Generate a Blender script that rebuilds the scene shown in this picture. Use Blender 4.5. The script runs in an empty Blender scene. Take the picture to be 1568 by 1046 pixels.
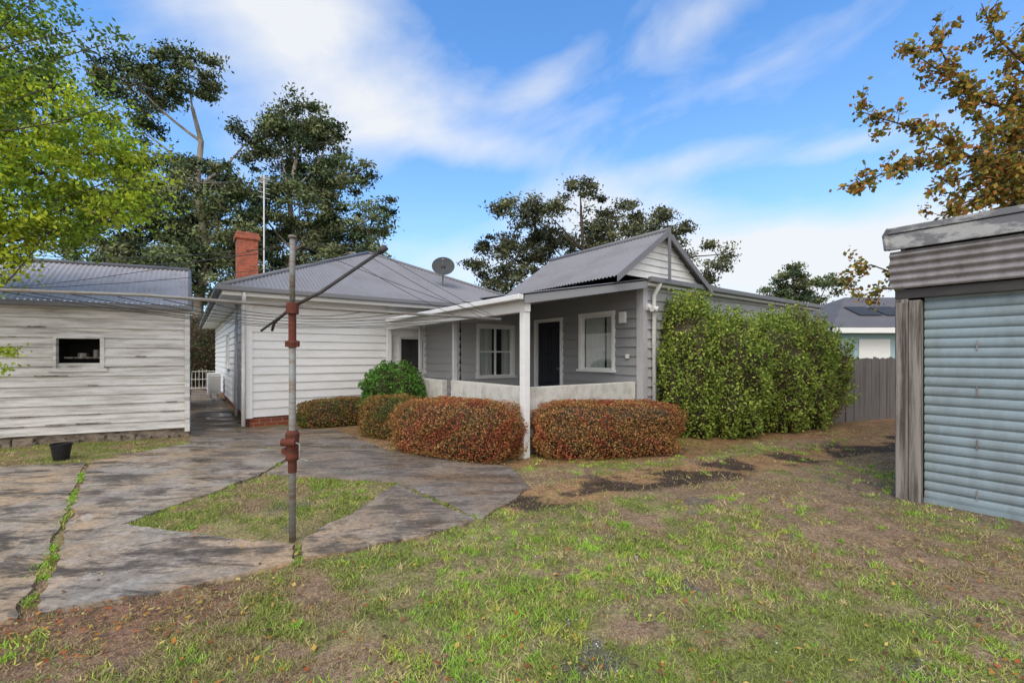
import bpy, math, random
import numpy as np
from mathutils import Vector
random.seed(7)
R = np.random.default_rng(11)
scene = bpy.context.scene
COL = scene.collection

# ------------------------------------------------------------------ helpers
def link(o, parent=None):
    COL.objects.link(o)
    if parent is not None:
        o.parent = parent
    return o

def empty(name, loc=(0,0,0), rz=0.0):
    e = bpy.data.objects.new(name, None)
    e.empty_display_size = 0.3
    e.location = loc
    e.rotation_euler = (0,0,rz)
    return link(e)

class NT:
    def __init__(s, nt):
        s.nt = nt; nt.nodes.clear()
    def n(s, typ, **kw):
        nd = s.nt.nodes.new(typ)
        for k, v in kw.items():
            setattr(nd, k, v)
        return nd
    def l(s, a, b):
        s.nt.links.new(a, b)
    def ramp(s, fac, stops):
        r = s.nt.nodes.new('ShaderNodeValToRGB')
        els = r.color_ramp.elements
        while len(els) < len(stops): els.new(0.5)
        for e, (p, c) in zip(els, stops):
            e.position = p
            e.color = (c[0],c[1],c[2],1) if hasattr(c,'__len__') else (c,c,c,1)
        s.l(fac, r.inputs[0]); return r.outputs[0]
    def mix(s, fac, a, b, mode='MIX'):
        m = s.nt.nodes.new('ShaderNodeMix'); m.data_type='RGBA'; m.blend_type=mode
        for sock, v in ((m.inputs[0],fac),(m.inputs[6],a),(m.inputs[7],b)):
            if isinstance(v, bpy.types.NodeSocket): s.l(v, sock)
            elif hasattr(v,'__len__'): sock.default_value=(v[0],v[1],v[2],1)
            else: sock.default_value = v
        return m.outputs[2]
    def math(s, op, a, b=0.0, clamp=False):
        m = s.nt.nodes.new('ShaderNodeMath'); m.operation=op; m.use_clamp=clamp
        for sock, v in ((m.inputs[0],a),(m.inputs[1],b)):
            if isinstance(v, bpy.types.NodeSocket): s.l(v, sock)
            else: sock.default_value=v
        return m.outputs[0]

def noise(t, vec, scale, detail=4, rough=0.6, dist=0.0):
    n = t.n('ShaderNodeTexNoise')
    n.inputs['Scale'].default_value=scale; n.inputs['Detail'].default_value=detail
    n.inputs['Roughness'].default_value=rough; n.inputs['Distortion'].default_value=dist
    t.l(vec, n.inputs['Vector'])
    return n.outputs['Fac']

def coords(t, scale=(1,1,1)):
    g = t.n('ShaderNodeTexCoord')
    m = t.n('ShaderNodeMapping'); m.inputs['Scale'].default_value=scale
    t.l(g.outputs['Object'], m.inputs['Vector'])
    return m.outputs['Vector']

def new_mat(name):
    m = bpy.data.materials.new(name); m.use_nodes=True
    return m, NT(m.node_tree)

def finish(t, color, rough=0.7, bump=None, bstr=0.3, bdist=0.01, metal=0.0, spec=0.5):
    p = t.n('ShaderNodeBsdfPrincipled'); o = t.n('ShaderNodeOutputMaterial')
    if isinstance(color, bpy.types.NodeSocket): t.l(color, p.inputs['Base Color'])
    else: p.inputs['Base Color'].default_value=(color[0],color[1],color[2],1)
    if isinstance(rough, bpy.types.NodeSocket): t.l(rough, p.inputs['Roughness'])
    else: p.inputs['Roughness'].default_value=rough
    p.inputs['Metallic'].default_value=metal
    p.inputs['Specular IOR Level'].default_value=spec
    if bump is not None:
        b = t.n('ShaderNodeBump'); b.inputs['Strength'].default_value=bstr; b.inputs['Distance'].default_value=bdist
        t.l(bump, b.inputs['Height']); t.l(b.outputs[0], p.inputs['Normal'])
    t.l(p.outputs[0], o.inputs['Surface'])

def mat_paint(name, c, dirt=(0.25,0.22,0.18), amt=0.35, rough=0.6, streak=(1,1,6), fine=30, lo=0.45, hi=0.8, scale=1.3, spec=0.25):
    m, t = new_mat(name)
    v = coords(t)
    v2 = coords(t, streak)
    n1 = noise(t, v2, scale, 5, 0.7)
    n2 = noise(t, v, fine, 2, 0.7)
    f = t.ramp(n1, [(lo,0.0),(hi,1.0)])
    col = t.mix(t.math('MULTIPLY', f, amt), c, dirt)
    f2 = t.ramp(n2, [(0.3,0.0),(0.75,1.0)])
    col = t.mix(t.math('MULTIPLY', f2, 0.18), col, [x*0.6 for x in c])
    finish(t, col, rough, spec=spec)
    return m

M = {}
M['white'] = mat_paint('white_paint', (0.79,0.78,0.77), amt=0.26)
M['trim'] = mat_paint('trim_paint', (0.82,0.81,0.79), amt=0.14)
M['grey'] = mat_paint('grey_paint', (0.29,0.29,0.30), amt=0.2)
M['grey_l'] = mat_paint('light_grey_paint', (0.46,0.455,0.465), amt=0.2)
M['shedw'] = mat_paint('old_white_boards', (0.70,0.68,0.65), dirt=(0.17,0.14,0.115), amt=0.88, streak=(0.9,0.9,10), rough=0.85, lo=0.44, hi=0.74)
M['porchwall'] = mat_paint('rendered_wall', (0.66,0.64,0.58), dirt=(0.26,0.22,0.16), amt=0.65, streak=(1,1,1), rough=0.85, lo=0.44, hi=0.72, scale=4)
M['dark'] = mat_paint('dark_interior', (0.03,0.028,0.026), amt=0.1, rough=0.9)
M['door'] = mat_paint('door_paint', (0.018,0.02,0.028), amt=0.05, rough=0.35)
M['gutter'] = mat_paint('gutter_metal', (0.20,0.20,0.215), amt=0.3, rough=0.6)
M['roof'] = mat_paint('corrugated_roof', (0.255,0.25,0.265), dirt=(0.14,0.125,0.12), amt=0.6, rough=0.75, streak=(1,0.6,1), spec=.15)
M['shedroof'] = mat_paint('shed_corrugated_roof', (0.46,0.44,0.45), dirt=(0.26,0.22,0.20), amt=0.6, rough=0.9, streak=(2,2,1), spec=.08)
M['galv'] = mat_paint('galvanised', (0.25,0.265,0.25), dirt=(0.17,0.085,0.04), amt=0.8, rough=0.5, lo=.40, hi=.65, scale=5)
M['rust'] = mat_paint('rusty_iron', (0.16,0.04,0.025), dirt=(0.06,0.03,0.02), amt=0.8, rough=0.8, scale=8, lo=.4, hi=.6)
M['darkmetal'] = mat_paint('dark_metal', (0.05,0.045,0.045), amt=0.3, rough=0.6)
M['black'] = mat_paint('black_plastic', (0.015,0.015,0.016), amt=0.1, rough=0.4)
M['panel'] = mat_paint('solar_glass', (0.045,0.05,0.06), amt=0.1, rough=0.8)
M['curtain'] = mat_paint('curtain', (0.72,0.71,0.68), amt=0.1, rough=0.9)
M['rollblue'] = mat_paint('roller_door', (0.265,0.33,0.36), dirt=(0.15,0.15,0.14), amt=0.65, rough=0.55, streak=(3,3,1))
M['oldzinc'] = mat_paint('old_zinc', (0.30,0.28,0.28), dirt=(0.12,0.09,0.075), amt=0.85, rough=0.6, streak=(3,3,1), lo=0.4, hi=0.7)
M['lead'] = mat_paint('weathered_flashing', (0.18,0.18,0.19), dirt=(0.48,0.47,0.45), amt=0.85, rough=0.65, streak=(2,2,5), lo=0.50, hi=0.60)
M['timber'] = mat_paint('weathered_timber', (0.30,0.27,0.24), dirt=(0.05,0.04,0.03), amt=0.9, rough=0.9, streak=(14,14,0.7), lo=0.42, hi=0.60)
M['fence'] = mat_paint('fence_timber', (0.17,0.155,0.145), dirt=(0.05,0.04,0.035), amt=0.8, rough=0.9, streak=(9,9,0.6))
M['bark'] = mat_paint('bark', (0.10,0.078,0.062), dirt=(0.03,0.025,0.02), amt=0.8, rough=0.9, streak=(4,4,1))
M['eucbark'] = mat_paint('pale_bark', (0.50,0.44,0.37), dirt=(0.14,0.10,0.075), amt=0.85, rough=0.8, streak=(2,2,0.7), lo=.4, hi=.65)
M['plinth'] = mat_paint('stone_plinth', (0.27,0.22,0.17), dirt=(0.08,0.06,0.045), amt=0.9, rough=0.95, streak=(4,4,6), lo=0.4, hi=0.6)
M['tile'] = mat_paint('roof_tiles', (0.13,0.125,0.13), amt=0.5, rough=0.8)
M['teal'] = mat_paint('teal_paint', (0.36,0.50,0.54), amt=0.1)
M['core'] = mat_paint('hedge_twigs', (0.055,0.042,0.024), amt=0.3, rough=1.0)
M['slab'] = mat_paint('porch_slab', (0.25,0.24,0.22), amt=0.6, rough=0.85)
M['dish'] = mat_paint('dish_grey',(.07,.075,.08),amt=.1,rough=.8)

def mat_brick(nm,k):
    m, t = new_mat(nm)
    v = coords(t)
    sx = t.n('ShaderNodeSeparateXYZ'); t.l(v, sx.inputs[0])
    cb = t.n('ShaderNodeCombineXYZ')
    t.l(t.math('ADD', sx.outputs[0], sx.outputs[1]), cb.inputs[0]); t.l(sx.outputs[2], cb.inputs[1])
    b = t.n('ShaderNodeTexBrick')
    b.inputs['Scale'].default_value=1.0; b.inputs['Brick Width'].default_value=0.23; b.inputs['Row Height'].default_value=0.085
    b.inputs['Mortar Size'].default_value=0.008
    b.inputs['Color1'].default_value=(0.53*k,0.12*k,0.06*k,1); b.inputs['Color2'].default_value=(0.38*k,0.09*k,0.05*k,1); b.inputs['Mortar'].default_value=(0.30,0.22,0.17,1)
    t.l(cb.outputs[0], b.inputs['Vector'])
    n=noise(t,v,6,3,.7)
    c=t.mix(t.ramp(n,[(.45,0),(.7,.6)]),b.outputs[0],(.12,.075,.055))
    finish(t, c, 0.9, spec=.15)
    return m
M['brick'] = mat_brick('red_brick',1.0)
M['brick2'] = mat_brick('old_brick',0.55)

def mat_glass():
    m, t = new_mat('window_glass')
    tr = t.n('ShaderNodeBsdfTransparent'); tr.inputs[0].default_value=(0.8,0.84,0.85,1)
    gl = t.n('ShaderNodeBsdfGlossy'); gl.inputs['Roughness'].default_value=0.02
    lw = t.n('ShaderNodeLayerWeight'); lw.inputs[0].default_value=0.35
    mx = t.n('ShaderNodeMixShader'); o = t.n('ShaderNodeOutputMaterial')
    t.l(t.math('ADD',t.math('MULTIPLY',lw.outputs['Facing'],0.45),0.10), mx.inputs[0]); t.l(tr.outputs[0], mx.inputs[1]); t.l(gl.outputs[0], mx.inputs[2]); t.l(mx.outputs[0], o.inputs[0])
    return m
M['glass'] = mat_glass()

def mat_leaf(name, trans=0.25):
    m, t = new_mat(name)
    a = t.n('ShaderNodeAttribute', attribute_name='Col')
    p = t.n('ShaderNodeBsdfDiffuse'); t.l(a.outputs[0], p.inputs[0])
    o = t.n('ShaderNodeOutputMaterial')
    if trans>0:
        tl = t.n('ShaderNodeBsdfTranslucent'); t.l(a.outputs[0], tl.inputs[0])
        mx = t.n('ShaderNodeMixShader'); mx.inputs[0].default_value=trans
        t.l(p.outputs[0], mx.inputs[1]); t.l(tl.outputs[0], mx.inputs[2]); t.l(mx.outputs[0], o.inputs[0])
    else: t.l(p.outputs[0], o.inputs[0])
    return m
M['leaf'] = mat_leaf('leaf_foliage')
M['farleaf'] = mat_leaf('far_foliage',0.0)
M['blade'] = mat_leaf('grass_blades', 0.0)

def np_mesh(name, V, F, mat, cols=None, parent=None, smooth=False):
    V = np.asarray(V, dtype=np.float32); F = np.asarray(F, dtype=np.int32)
    me = bpy.data.meshes.new(name)
    k = F.shape[1]
    me.vertices.add(len(V)); me.vertices.foreach_set('co', V.ravel())
    me.loops.add(F.size); me.loops.foreach_set('vertex_index', F.ravel())
    me.polygons.add(len(F)); me.polygons.foreach_set('loop_start', np.arange(len(F), dtype=np.int32)*k)
    me.update(calc_edges=True)
    if smooth:
        me.polygons.foreach_set('use_smooth', np.ones(len(F), dtype=bool))
    if cols is not None:
        ca = me.color_attributes.new(name='Col', type='FLOAT_COLOR', domain='POINT')
        c4 = np.ones((len(V),4), dtype=np.float32); c4[:,:cols.shape[1]] = cols
        ca.data.foreach_set('color', c4.ravel())
    me.materials.append(mat)
    return link(bpy.data.objects.new(name, me), parent)

class B:
    """accumulates polygons for one part"""
    def __init__(s): s.v=[]; s.f=[]
    def poly(s, pts):
        i=len(s.v); s.v += [tuple(p) for p in pts]; s.f.append(tuple(range(i,i+len(pts))))
    def box(s, x0,x1,y0,y1,z0,z1):
        i=len(s.v)
        s.v += [(x,y,z) for z in (z0,z1) for y in (y0,y1) for x in (x0,x1)]
        for q in ((0,2,3,1),(4,5,7,6),(0,1,5,4),(2,6,7,3),(0,4,6,2),(1,3,7,5)):
            s.f.append(tuple(i+k for k in q))
    def obox(s, w, a0,a1,d0,d1,z0,z1):
        p0,e,n = w; i=len(s.v)
        for z in (z0,z1):
            for d in (d0,d1):
                for a in (a0,a1):
                    s.v.append((p0[0]+e[0]*a+n[0]*d, p0[1]+e[1]*a+n[1]*d, z))
        for q in ((0,2,3,1),(4,5,7,6),(0,1,5,4),(2,6,7,3),(0,4,6,2),(1,3,7,5)):
            s.f.append(tuple(i+k for k in q))
    def tube(s, pts, rad, n=8, cap=True):
        pts=[Vector(p) for p in pts]
        if not hasattr(rad,'__len__'): rad=[rad]*len(pts)
        i0=len(s.v); ref=None
        for k,p in enumerate(pts):
            d=(pts[min(k+1,len(pts)-1)]-pts[max(k-1,0)])
            if d.length<1e-6: d=Vector((0,0,1))
            d.normalize()
            if ref is None:
                ref = Vector((1,0,0)) if abs(d.x)<0.8 else Vector((0,1,0))
            a=(ref-d*ref.dot(d)); a.normalize(); b=d.cross(a); ref=a
            for j in range(n):
                t=2*math.pi*j/n
                s.v.append(tuple(p+(a*math.cos(t)+b*math.sin(t))*rad[k]))
        for k in range(len(pts)-1):
            for j in range(n):
                s.f.append((i0+k*n+j, i0+k*n+(j+1)%n, i0+(k+1)*n+(j+1)%n, i0+(k+1)*n+j))
        if cap:
            s.f.append(tuple(i0+j for j in range(n))[::-1])
            s.f.append(tuple(i0+(len(pts)-1)*n+j for j in range(n)))
    def obj(s, name, mat, parent=None, smooth=False, bevel=0):
        me=bpy.data.meshes.new(name); me.from_pydata(s.v,[],s.f); me.update()
        me.materials.append(mat)
        if smooth:
            for p in me.polygons: p.use_smooth=True
        o=link(bpy.data.objects.new(name,me),parent)
        if bevel:
            m=o.modifiers.new('bev','BEVEL'); m.width=bevel; m.segments=2; m.limit_method='ANGLE'
        return o

def boards(b, w, L, z0, z1, pitch=0.185, openings=(), lip=0.030, a_start=0.0, wob=0.0):
    p0,e,n = w
    def P(a,d,z): return (p0[0]+e[0]*a+n[0]*d, p0[1]+e[1]*a+n[1]*d, z)
    z=z0
    while z < z1-1e-4:
        zt=min(z+pitch,z1)
        cuts={z,zt}
        for (a0,a1,za,zb) in openings:
            if z<za<zt: cuts.add(za)
            if z<zb<zt: cuts.add(zb)
        cuts=sorted(cuts)
        j = random.uniform(-wob,wob); j2=random.uniform(-wob,wob)
        for c0,c1 in zip(cuts[:-1],cuts[1:]):
            mid=(c0+c1)/2
            segs=[(a_start,L)]
            for (a0,a1,za,zb) in openings:
                if za<mid<zb:
                    ns=[]
                    for s0,s1 in segs:
                        if a1<=s0 or a0>=s1: ns.append((s0,s1)); continue
                        if a0>s0: ns.append((s0,a0))
                        if a1<s1: ns.append((a1,s1))
                    segs=ns
            def off(zz): return lip*(1-(zz-z)/pitch)+0.004
            for s0,s1 in segs:
                b.poly([P(s0,off(c0),c0+j),P(s1,off(c0),c0+j2),P(s1,off(c1),c1),P(s0,off(c1),c1)])
                if c0==z:
                    b.poly([P(s0,-0.005,c0+j),P(s1,-0.005,c0+j2),P(s1,off(c0),c0+j2),P(s0,off(c0),c0+j)])
        z=zt

def window(par, w, a0,a1,z0,z1, bars='v', curtain=None, trim='trim', cas=0.07, cz=0.0):
    f=B()
    f.obox(w,a0-cas,a0,-0.04,0.055,z0,z1); f.obox(w,a1,a1+cas,-0.04,0.055,z0,z1)
    f.obox(w,a0-cas,a1+cas,-0.04,0.06,z1,z1+cas)
    f.obox(w,a0-cas-0.03,a1+cas+0.03,-0.04,0.095,z0-0.05,z0)
    s=0.04
    f.obox(w,a0,a0+s,-0.045,0.0,z0,z1); f.obox(w,a1-s,a1,-0.045,0.0,z0,z1)
    f.obox(w,a0+s,a1-s,-0.045,0.0,z0,z0+s); f.obox(w,a0+s,a1-s,-0.045,0.0,z1-s,z1)
    m=(a0+a1)/2; zm=(z0+z1)/2
    if 'v' in bars: f.obox(w,m-0.02,m+0.02,-0.044,0.005,z0+s,z1-s)
    if 'h' in bars: f.obox(w,a0+s,a1-s,-0.043,0.002,zm-0.018,zm+0.018)
    f.obj('window_frame',M[trim],par,bevel=0.004)
    d=B()
    p0,e,n=w
    def P(a,dd,z): return (p0[0]+e[0]*a+n[0]*dd, p0[1]+e[1]*a+n[1]*dd, z)
    g=B(); g.poly([P(a0+s,-.03,z0+s),P(a1-s,-.03,z0+s),P(a1-s,-.03,z1-s),P(a0+s,-.03,z1-s)]); g.obj('window_glass',M['glass'],par)
    D=-0.9
    A0,A1,Z0,Z1=a0-0.02,a1+0.02,z0-0.02,z1+0.02
    d.poly([P(A0,D,Z0),P(A1,D,Z0),P(A1,D,Z1),P(A0,D,Z1)])
    d.poly([P(A0,D,Z0),P(A0,-.045,Z0),P(A0,-.045,Z1),P(A0,D,Z1)])
    d.poly([P(A1,D,Z0),P(A1,-.045,Z0),P(A1,-.045,Z1),P(A1,D,Z1)])
    d.poly([P(A0,D,Z0),P(A1,D,Z0),P(A1,-.045,Z0),P(A0,-.045,Z0)])
    d.poly([P(A0,D,Z1),P(A1,D,Z1),P(A1,-.045,Z1),P(A0,-.045,Z1)])
    d.obj('window_room',M['dark'],par)
    if curtain:
        c=B()
        for (c0,c1) in curtain:
            x0=a0+(a1-a0)*c0; x1=a0+(a1-a0)*c1
            N=int((x1-x0)/0.015)+2
            for k in range(N):
                xa=x0+(x1-x0)*k/N; xb=x0+(x1-x0)*(k+1)/N
                da=-0.10+0.02*math.sin(k*1.1); db=-0.10+0.02*math.sin((k+1)*1.1)
                zb=z0+(z1-z0)*cz
                c.poly([P(xa,da,zb),P(xb,db,zb),P(xb,db,z1),P(xa,da,z1)])
        c.obj('curtain',M['curtain'],par,smooth=True)

def corrug(name, par, O, ea, up, W, Lf, L0=lambda a:0.0, amp=0.012, pitch=0.085, mat='roof', sub=6):
    O=np.array(O,float); ea=np.array(ea,float); up=np.array(up,float)
    nrm=np.cross(ea,up); nrm/=np.linalg.norm(nrm)
    if nrm[2]<0 : nrm=-nrm
    n=int(W/pitch*sub)+1
    a=np.linspace(0,W,n)
    off=amp*np.sin(a/pitch*2*np.pi)
    l1=np.array([Lf(x) for x in a]); l0=np.array([L0(x) for x in a])
    v0=O+ea*a[:,None]+up*l0[:,None]+nrm*off[:,None]
    v1=O+ea*a[:,None]+up*l1[:,None]+nrm*off[:,None]
    V=np.vstack([v0,v1]); i=np.arange(n-1)
    F=np.stack([i,i+1,i+1+n,i+n],1)
    return np_mesh(name,V,F,M[mat],parent=par,smooth=True)

# ------------------------------------------------------------------ noise in numpy
def vnoise(x,y,seed=0):
    x=np.asarray(x,float); y=np.asarray(y,float)
    xi=np.floor(x).astype(np.int64); yi=np.floor(y).astype(np.int64)
    fx=x-xi; fy=y-yi; fx=fx*fx*(3-2*fx); fy=fy*fy*(3-2*fy)
    def h(a,b):
        n=(a*374761393+b*668265263+seed*1442695041)&0xffffffff
        n=((n^(n>>13))*1274126177)&0xffffffff
        return ((n^(n>>16))&0xffff)/65535.0
    return (h(xi,yi)*(1-fx)+h(xi+1,yi)*fx)*(1-fy)+(h(xi,yi+1)*(1-fx)+h(xi+1,yi+1)*fx)*fy
def fbm(x,y,s,seed=0,o=4):
    r=0;a=0.5;t=0
    for k in range(o):
        r=r+a*vnoise(x*s+k*17.3,y*s-k*9.1,seed+k); t+=a; a*=0.55; s*=2.1
    return r/t
def sstep(a,b,x): 
    t=np.clip((x-a)/(b-a),0,1); return t*t*(3-2*t)
def seg_dist(x,y,pts):
    d=np.full(np.shape(x),1e9)
    for (ax,ay),(bx,by) in zip(pts[:-1],pts[1:]):
        dx,dy=bx-ax,by-ay; t=np.clip(((x-ax)*dx+(y-ay)*dy)/(dx*dx+dy*dy),0,1)
        d=np.minimum(d,np.hypot(x-ax-t*dx,y-ay-t*dy))
    return d
def inside(x,y,poly):
    c=np.zeros(np.shape(x),bool); n=len(poly)
    for i in range(n):
        x0,y0=poly[i]; x1,y1=poly[(i+1)%n]
        cond=((y0>y)!=(y1>y))
        xx=(x1-x0)*(y-y0)/((y1-y0) if y1!=y0 else 1e-9)+x0
        c^=cond&(x<xx)
    return c

# ------------------------------------------------------------------ layout (metres)
RZ=math.atan2(0.590,0.807)
D1=np.array([0.807,0.590]); D2=np.array([-0.590,0.807])
A=np.array([-5.69,9.58])
def hw(s,t): 
    p=A+D1*s+D2*t; return (float(p[0]),float(p[1]))

SLABS=[
 [(-9,-.6),(-2.90,2.60),(-6.17,6.42),(-7.3,6.1),(-12,4.0)],
 [(-2.84,2.64),(-2.11,2.97),(-1.62,3.33),(-1.78,3.62),(-3.56,4.03),(-3.25,5.72),(-3.42,7.22),(-5.67,7.78),(-6.12,6.45)],
 [(-1.58,3.37),(-.8,3.76),(-.34,4.15),(-1.36,5.30),(-1.74,3.66)],
 [(-3.20,5.76),(-1.40,5.40),(-.30,4.20),(.22,5.2),(-.02,6.15),(-1.95,7.15),(-2.95,8.4),(-3.6,9.2),(-5.1,9.6),(-5.68,9.5),(-3.38,7.20)],
 [(-5.67,7.83),(-3.44,7.26),(-5.74,9.55),(-17.6,25.7),(-18.4,25.1),(-6.2,8.55)],
]
PATH=[(0.1,4.75),(1.0,5.3),(1.84,5.65),(3.72,6.5),(6.7,7.9),(9.5,9.6)]
EDGE=[(-9,-.75),(-2.9,2.45),(-2.05,2.8),(-1.5,3.2),(-.7,3.6),(-.2,4.0)]
SHEDLINE=[(4.21,4.88),(5.98,2.46)]
GARF=[(4.1,4.9),(6.1,2.3),(9,4.4),(7.1,7.1)]

def masks(x,y):
    on=np.zeros(np.shape(x),bool)
    for s in SLABS: on|=inside(x,y,s)
    path=1-sstep(0.26,0.50,seg_dist(x,y,PATH)+0.34*(fbm(x,y,2.1,5)-0.5))
    edge=1-sstep(0.0,0.75,seg_dist(x,y,EDGE)+0.6*(fbm(x,y,2.0,8)-0.5))
    edge=edge*sstep(-0.9,-2.2,x)
    shed=1-sstep(0.05,1.0,seg_dist(x,y,SHEDLINE)+0.9*(fbm(x,y,1.4,15)-0.5))
    litter=sstep(7.8,8.6,y+0.6*(fbm(x,y,1.4,19)-.5))*sstep(-2.0,0.0,x)
    house=sstep(8.8,9.6,y)*(x<0)
    hed=1-sstep(0.10,0.45,seg_dist(x,y,[(-3.4,9.3),(-2.3,8.3),(-1.6,7.3),(0.1,6.5),(2.7,7.1),(4,8.3),(7,9.9)])-.1)
    gr=0.8*sstep(0.60,0.72,fbm(x,y,0.9,31)*0.50+fbm(x,y,5,33)*0.50+0.13*np.exp(-((x-.5)**2/.20+(y-2.25)**2/.08))+0.07*np.exp(-((x-3.2)**2/.4+(y-3.3)**2/.15))+0.08*np.exp(-((x-1.4)**2/.4+(y-2.9)**2/.08)))
    dead=sstep(0.48,0.58,fbm(x,y,0.75,41)*0.55+fbm(x,y,4,43)*0.45+0.09*np.exp(-((x-.5)**2/.5+(y-3.0)**2/.3)) + 0.08*sstep(1.2,3.5,x)*sstep(5,3.0,y))
    green=sstep(0.42,0.58,fbm(x,y,1.3,51)*0.45+fbm(x,y,6,53)*0.55 -0.04*sstep(2.5,4.5,x))
    bare=np.clip(path+shed*.8+0.6*edge+0.75*litter+hed*0.85+house,0,1)
    return on,path,edge,shed,litter,gr,dead,green,bare,hed

# ------------------------------------------------------------------ ground sheet
def axis(lo,hi,st,far):
    fine=np.arange(lo,hi+1e-6,st)
    out=[];s=st;v=hi
    while v<far: s*=1.35; v+=s; out.append(v)
    out2=[];s=st;v=lo
    while v>-far: s*=1.35; v-=s; out2.append(v)
    return np.array(out2[::-1]+list(fine)+out)
xs=axis(-6,11,0.05,500); ys=axis(1.2,13,0.05,500)
GX,GY=np.meshgrid(xs,ys)
on,path,edge,shedm,litter,gr,dead,green,bare,hed=masks(GX,GY)
near=(np.hypot(GX,GY)<17)
GZ=np.where(near&(~on),0.03*(fbm(GX,GY,0.8,70)-0.5)+0.012*(fbm(GX,GY,6,71)-0.5),0)
GZ=GZ-0.01*path*near
GZ=np.where(on,-0.02,np.minimum(GZ,0.012))
def lerp(a,b,t): return a+(b-a)*t[...,None]
def C(*c): return np.array(c,float)
fine=fbm(GX,GY,9,80,3)
base=lerp(C(.29,.235,.11),C(.185,.195,.062),green)
base=lerp(base,C(.30,.195,.125),dead*0.85)
base=lerp(base,C(.13,.12,.11),gr*0.9)
wetp=sstep(.42,.52,fbm(GX,GY,1.9,90))
dirtc=lerp(C(.36,.215,.105),C(.085,.058,.040),wetp)
base=lerp(base,C(.17,.13,.10),shedm*0.75)
base=lerp(base,C(.25,.13,.08),edge*0.75)
base=lerp(base,C(.28,.15,.075),np.clip(litter+hed,0,1)*0.75)
base=lerp(base,dirtc,path)
base=lerp(base,C(.17,.16,.08),(~near).astype(float))
base*= (0.55+0.8*fine)[...,None]
V=np.stack([GX,GY,GZ],-1).reshape(-1,3)
nx,ny=len(xs),len(ys)
i=(np.arange(ny-1)[:,None]*nx+np.arange(nx-1)[None,:]).ravel()
F=np.stack([i,i+1,i+1+nx,i+nx],1)
mg,t=new_mat('ground_soil_grass')
a=t.n('ShaderNodeAttribute',attribute_name='Col')
v=coords(t)
n1=noise(t,v,30,4,0.8); n2=noise(t,v,150,2,0.8); 
vor=t.n('ShaderNodeTexVoronoi'); vor.inputs['Scale'].default_value=75; t.l(v,vor.inputs['Vector'])
col=t.mix(1.0,a.outputs[0],t.ramp(n1,[(0.28,0.30),(0.72,1.65)]),'MULTIPLY')
col=t.mix(1.0,col,t.ramp(n2,[(0.3,0.45),(0.7,1.5)]),'MULTIPLY')
sep=t.n('ShaderNodeSeparateColor'); t.l(vor.outputs['Color'],sep.inputs[0])
peb=t.math('GREATER_THAN',sep.outputs[0],0.9)
pebm=t.math('MULTIPLY',peb,t.math('LESS_THAN',vor.outputs['Distance'],0.35))
col=t.mix(t.math('MULTIPLY',pebm,0.5),col,(0.46,0.40,0.33))
finish(t,col,0.95,n1,0.7,0.02,spec=0.1)
np_mesh('ground',V,F,mg,base.reshape(-1,3),smooth=True)

# ------------------------------------------------------------------ concrete
mc,t=new_mat('old_concrete')
v=coords(t)
mp=t.n('ShaderNodeMapping'); mp.inputs['Rotation'].default_value=(0,0,-0.12); mp.inputs['Scale'].default_value=(0.8,2.3,1)
t.l(v,mp.inputs['Vector']); vs=mp.outputs[0]
big=noise(t,v,0.7,4,0.6,0.2); st=noise(t,vs,1.5,9,0.78,0.35); fn=noise(t,v,28,4,0.75)
col=t.mix(t.ramp(big,[(0.40,0.0),(0.56,1.0)]),(0.37,0.325,0.27),(0.50,0.345,0.205))
st2=noise(t,v,2.3,8,0.78,0.3)
col=t.mix(t.ramp(st2,[(0.47,0.0),(0.60,0.65)]),col,(0.20,0.155,0.11))
col=t.mix(t.ramp(st,[(0.495,0.0),(0.53,0.55),(0.60,0.92)]),col,(0.062,0.048,0.036))
lt_=noise(t,v,1.6,8,0.8,0.3)
col=t.mix(t.ramp(lt_,[(0.57,0.0),(0.62,0.50)]),col,(0.58,0.53,0.46))
sx=t.n('ShaderNodeSeparateXYZ'); t.l(v,sx.inputs[0])
zone=t.math('ADD',t.math('MULTIPLY',sx.outputs[1],0.22),t.math('MULTIPLY',sx.outputs[0],0.16))
zn=t.ramp(t.math('ADD',zone,t.math('MULTIPLY',t.math('SUBTRACT',big,0.5),1.1)),[(0.55,0.0),(0.95,0.60)])
col=t.mix(zn,col,(0.15,0.12,0.095))
col=t.mix(1.0,col,t.ramp(fn,[(0.3,0.55),(0.7,1.3)]),'MULTIPLY')
wet=noise(t,vs,0.9,5,0.6,0.2)
rg=t.ramp(wet,[(0.46,0.80),(0.53,0.40),(0.60,0.10)])
finish(t,col,rg,fn,0.18,0.006,spec=0.45)
conc=empty('concrete_paving')
for k,poly in enumerate(SLABS):
    pts=[]
    for (x0,y0),(x1,y1) in zip(poly,poly[1:]+poly[:1]):
        L=math.hypot(x1-x0,y1-y0); n=max(1,int(L/0.06)) if L<8 else 60
        for q in range(n):
            f=q/n; x=x0+(x1-x0)*f; y=y0+(y1-y0)*f
            j=0.11 if (k<4) else 0.02
            w=(0 if q==0 else 1)
            x+=j*w*float(fbm(np.array(x),np.array(y),3.0,21+k)-0.5); y+=j*w*float(fbm(np.array(x),np.array(y),3.0,61+k)-0.5)
            x+=0.014*w*random.uniform(-1,1); y+=0.014*w*random.uniform(-1,1)
            pts.append((x,y))
    ztop=0.014+0.004*(k%3)
    b=B(); b.poly([(x,y,ztop) for x,y in pts])
    n=len(pts)
    for q in range(n):
        p,r=pts[q],pts[(q+1)%n]; b.poly([(p[0],p[1],-0.05),(r[0],r[1],-0.05),(r[0],r[1],ztop),(p[0],p[1],ztop)])
    b.obj('slab_%d'%(k+1),mc,conc)

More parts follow.
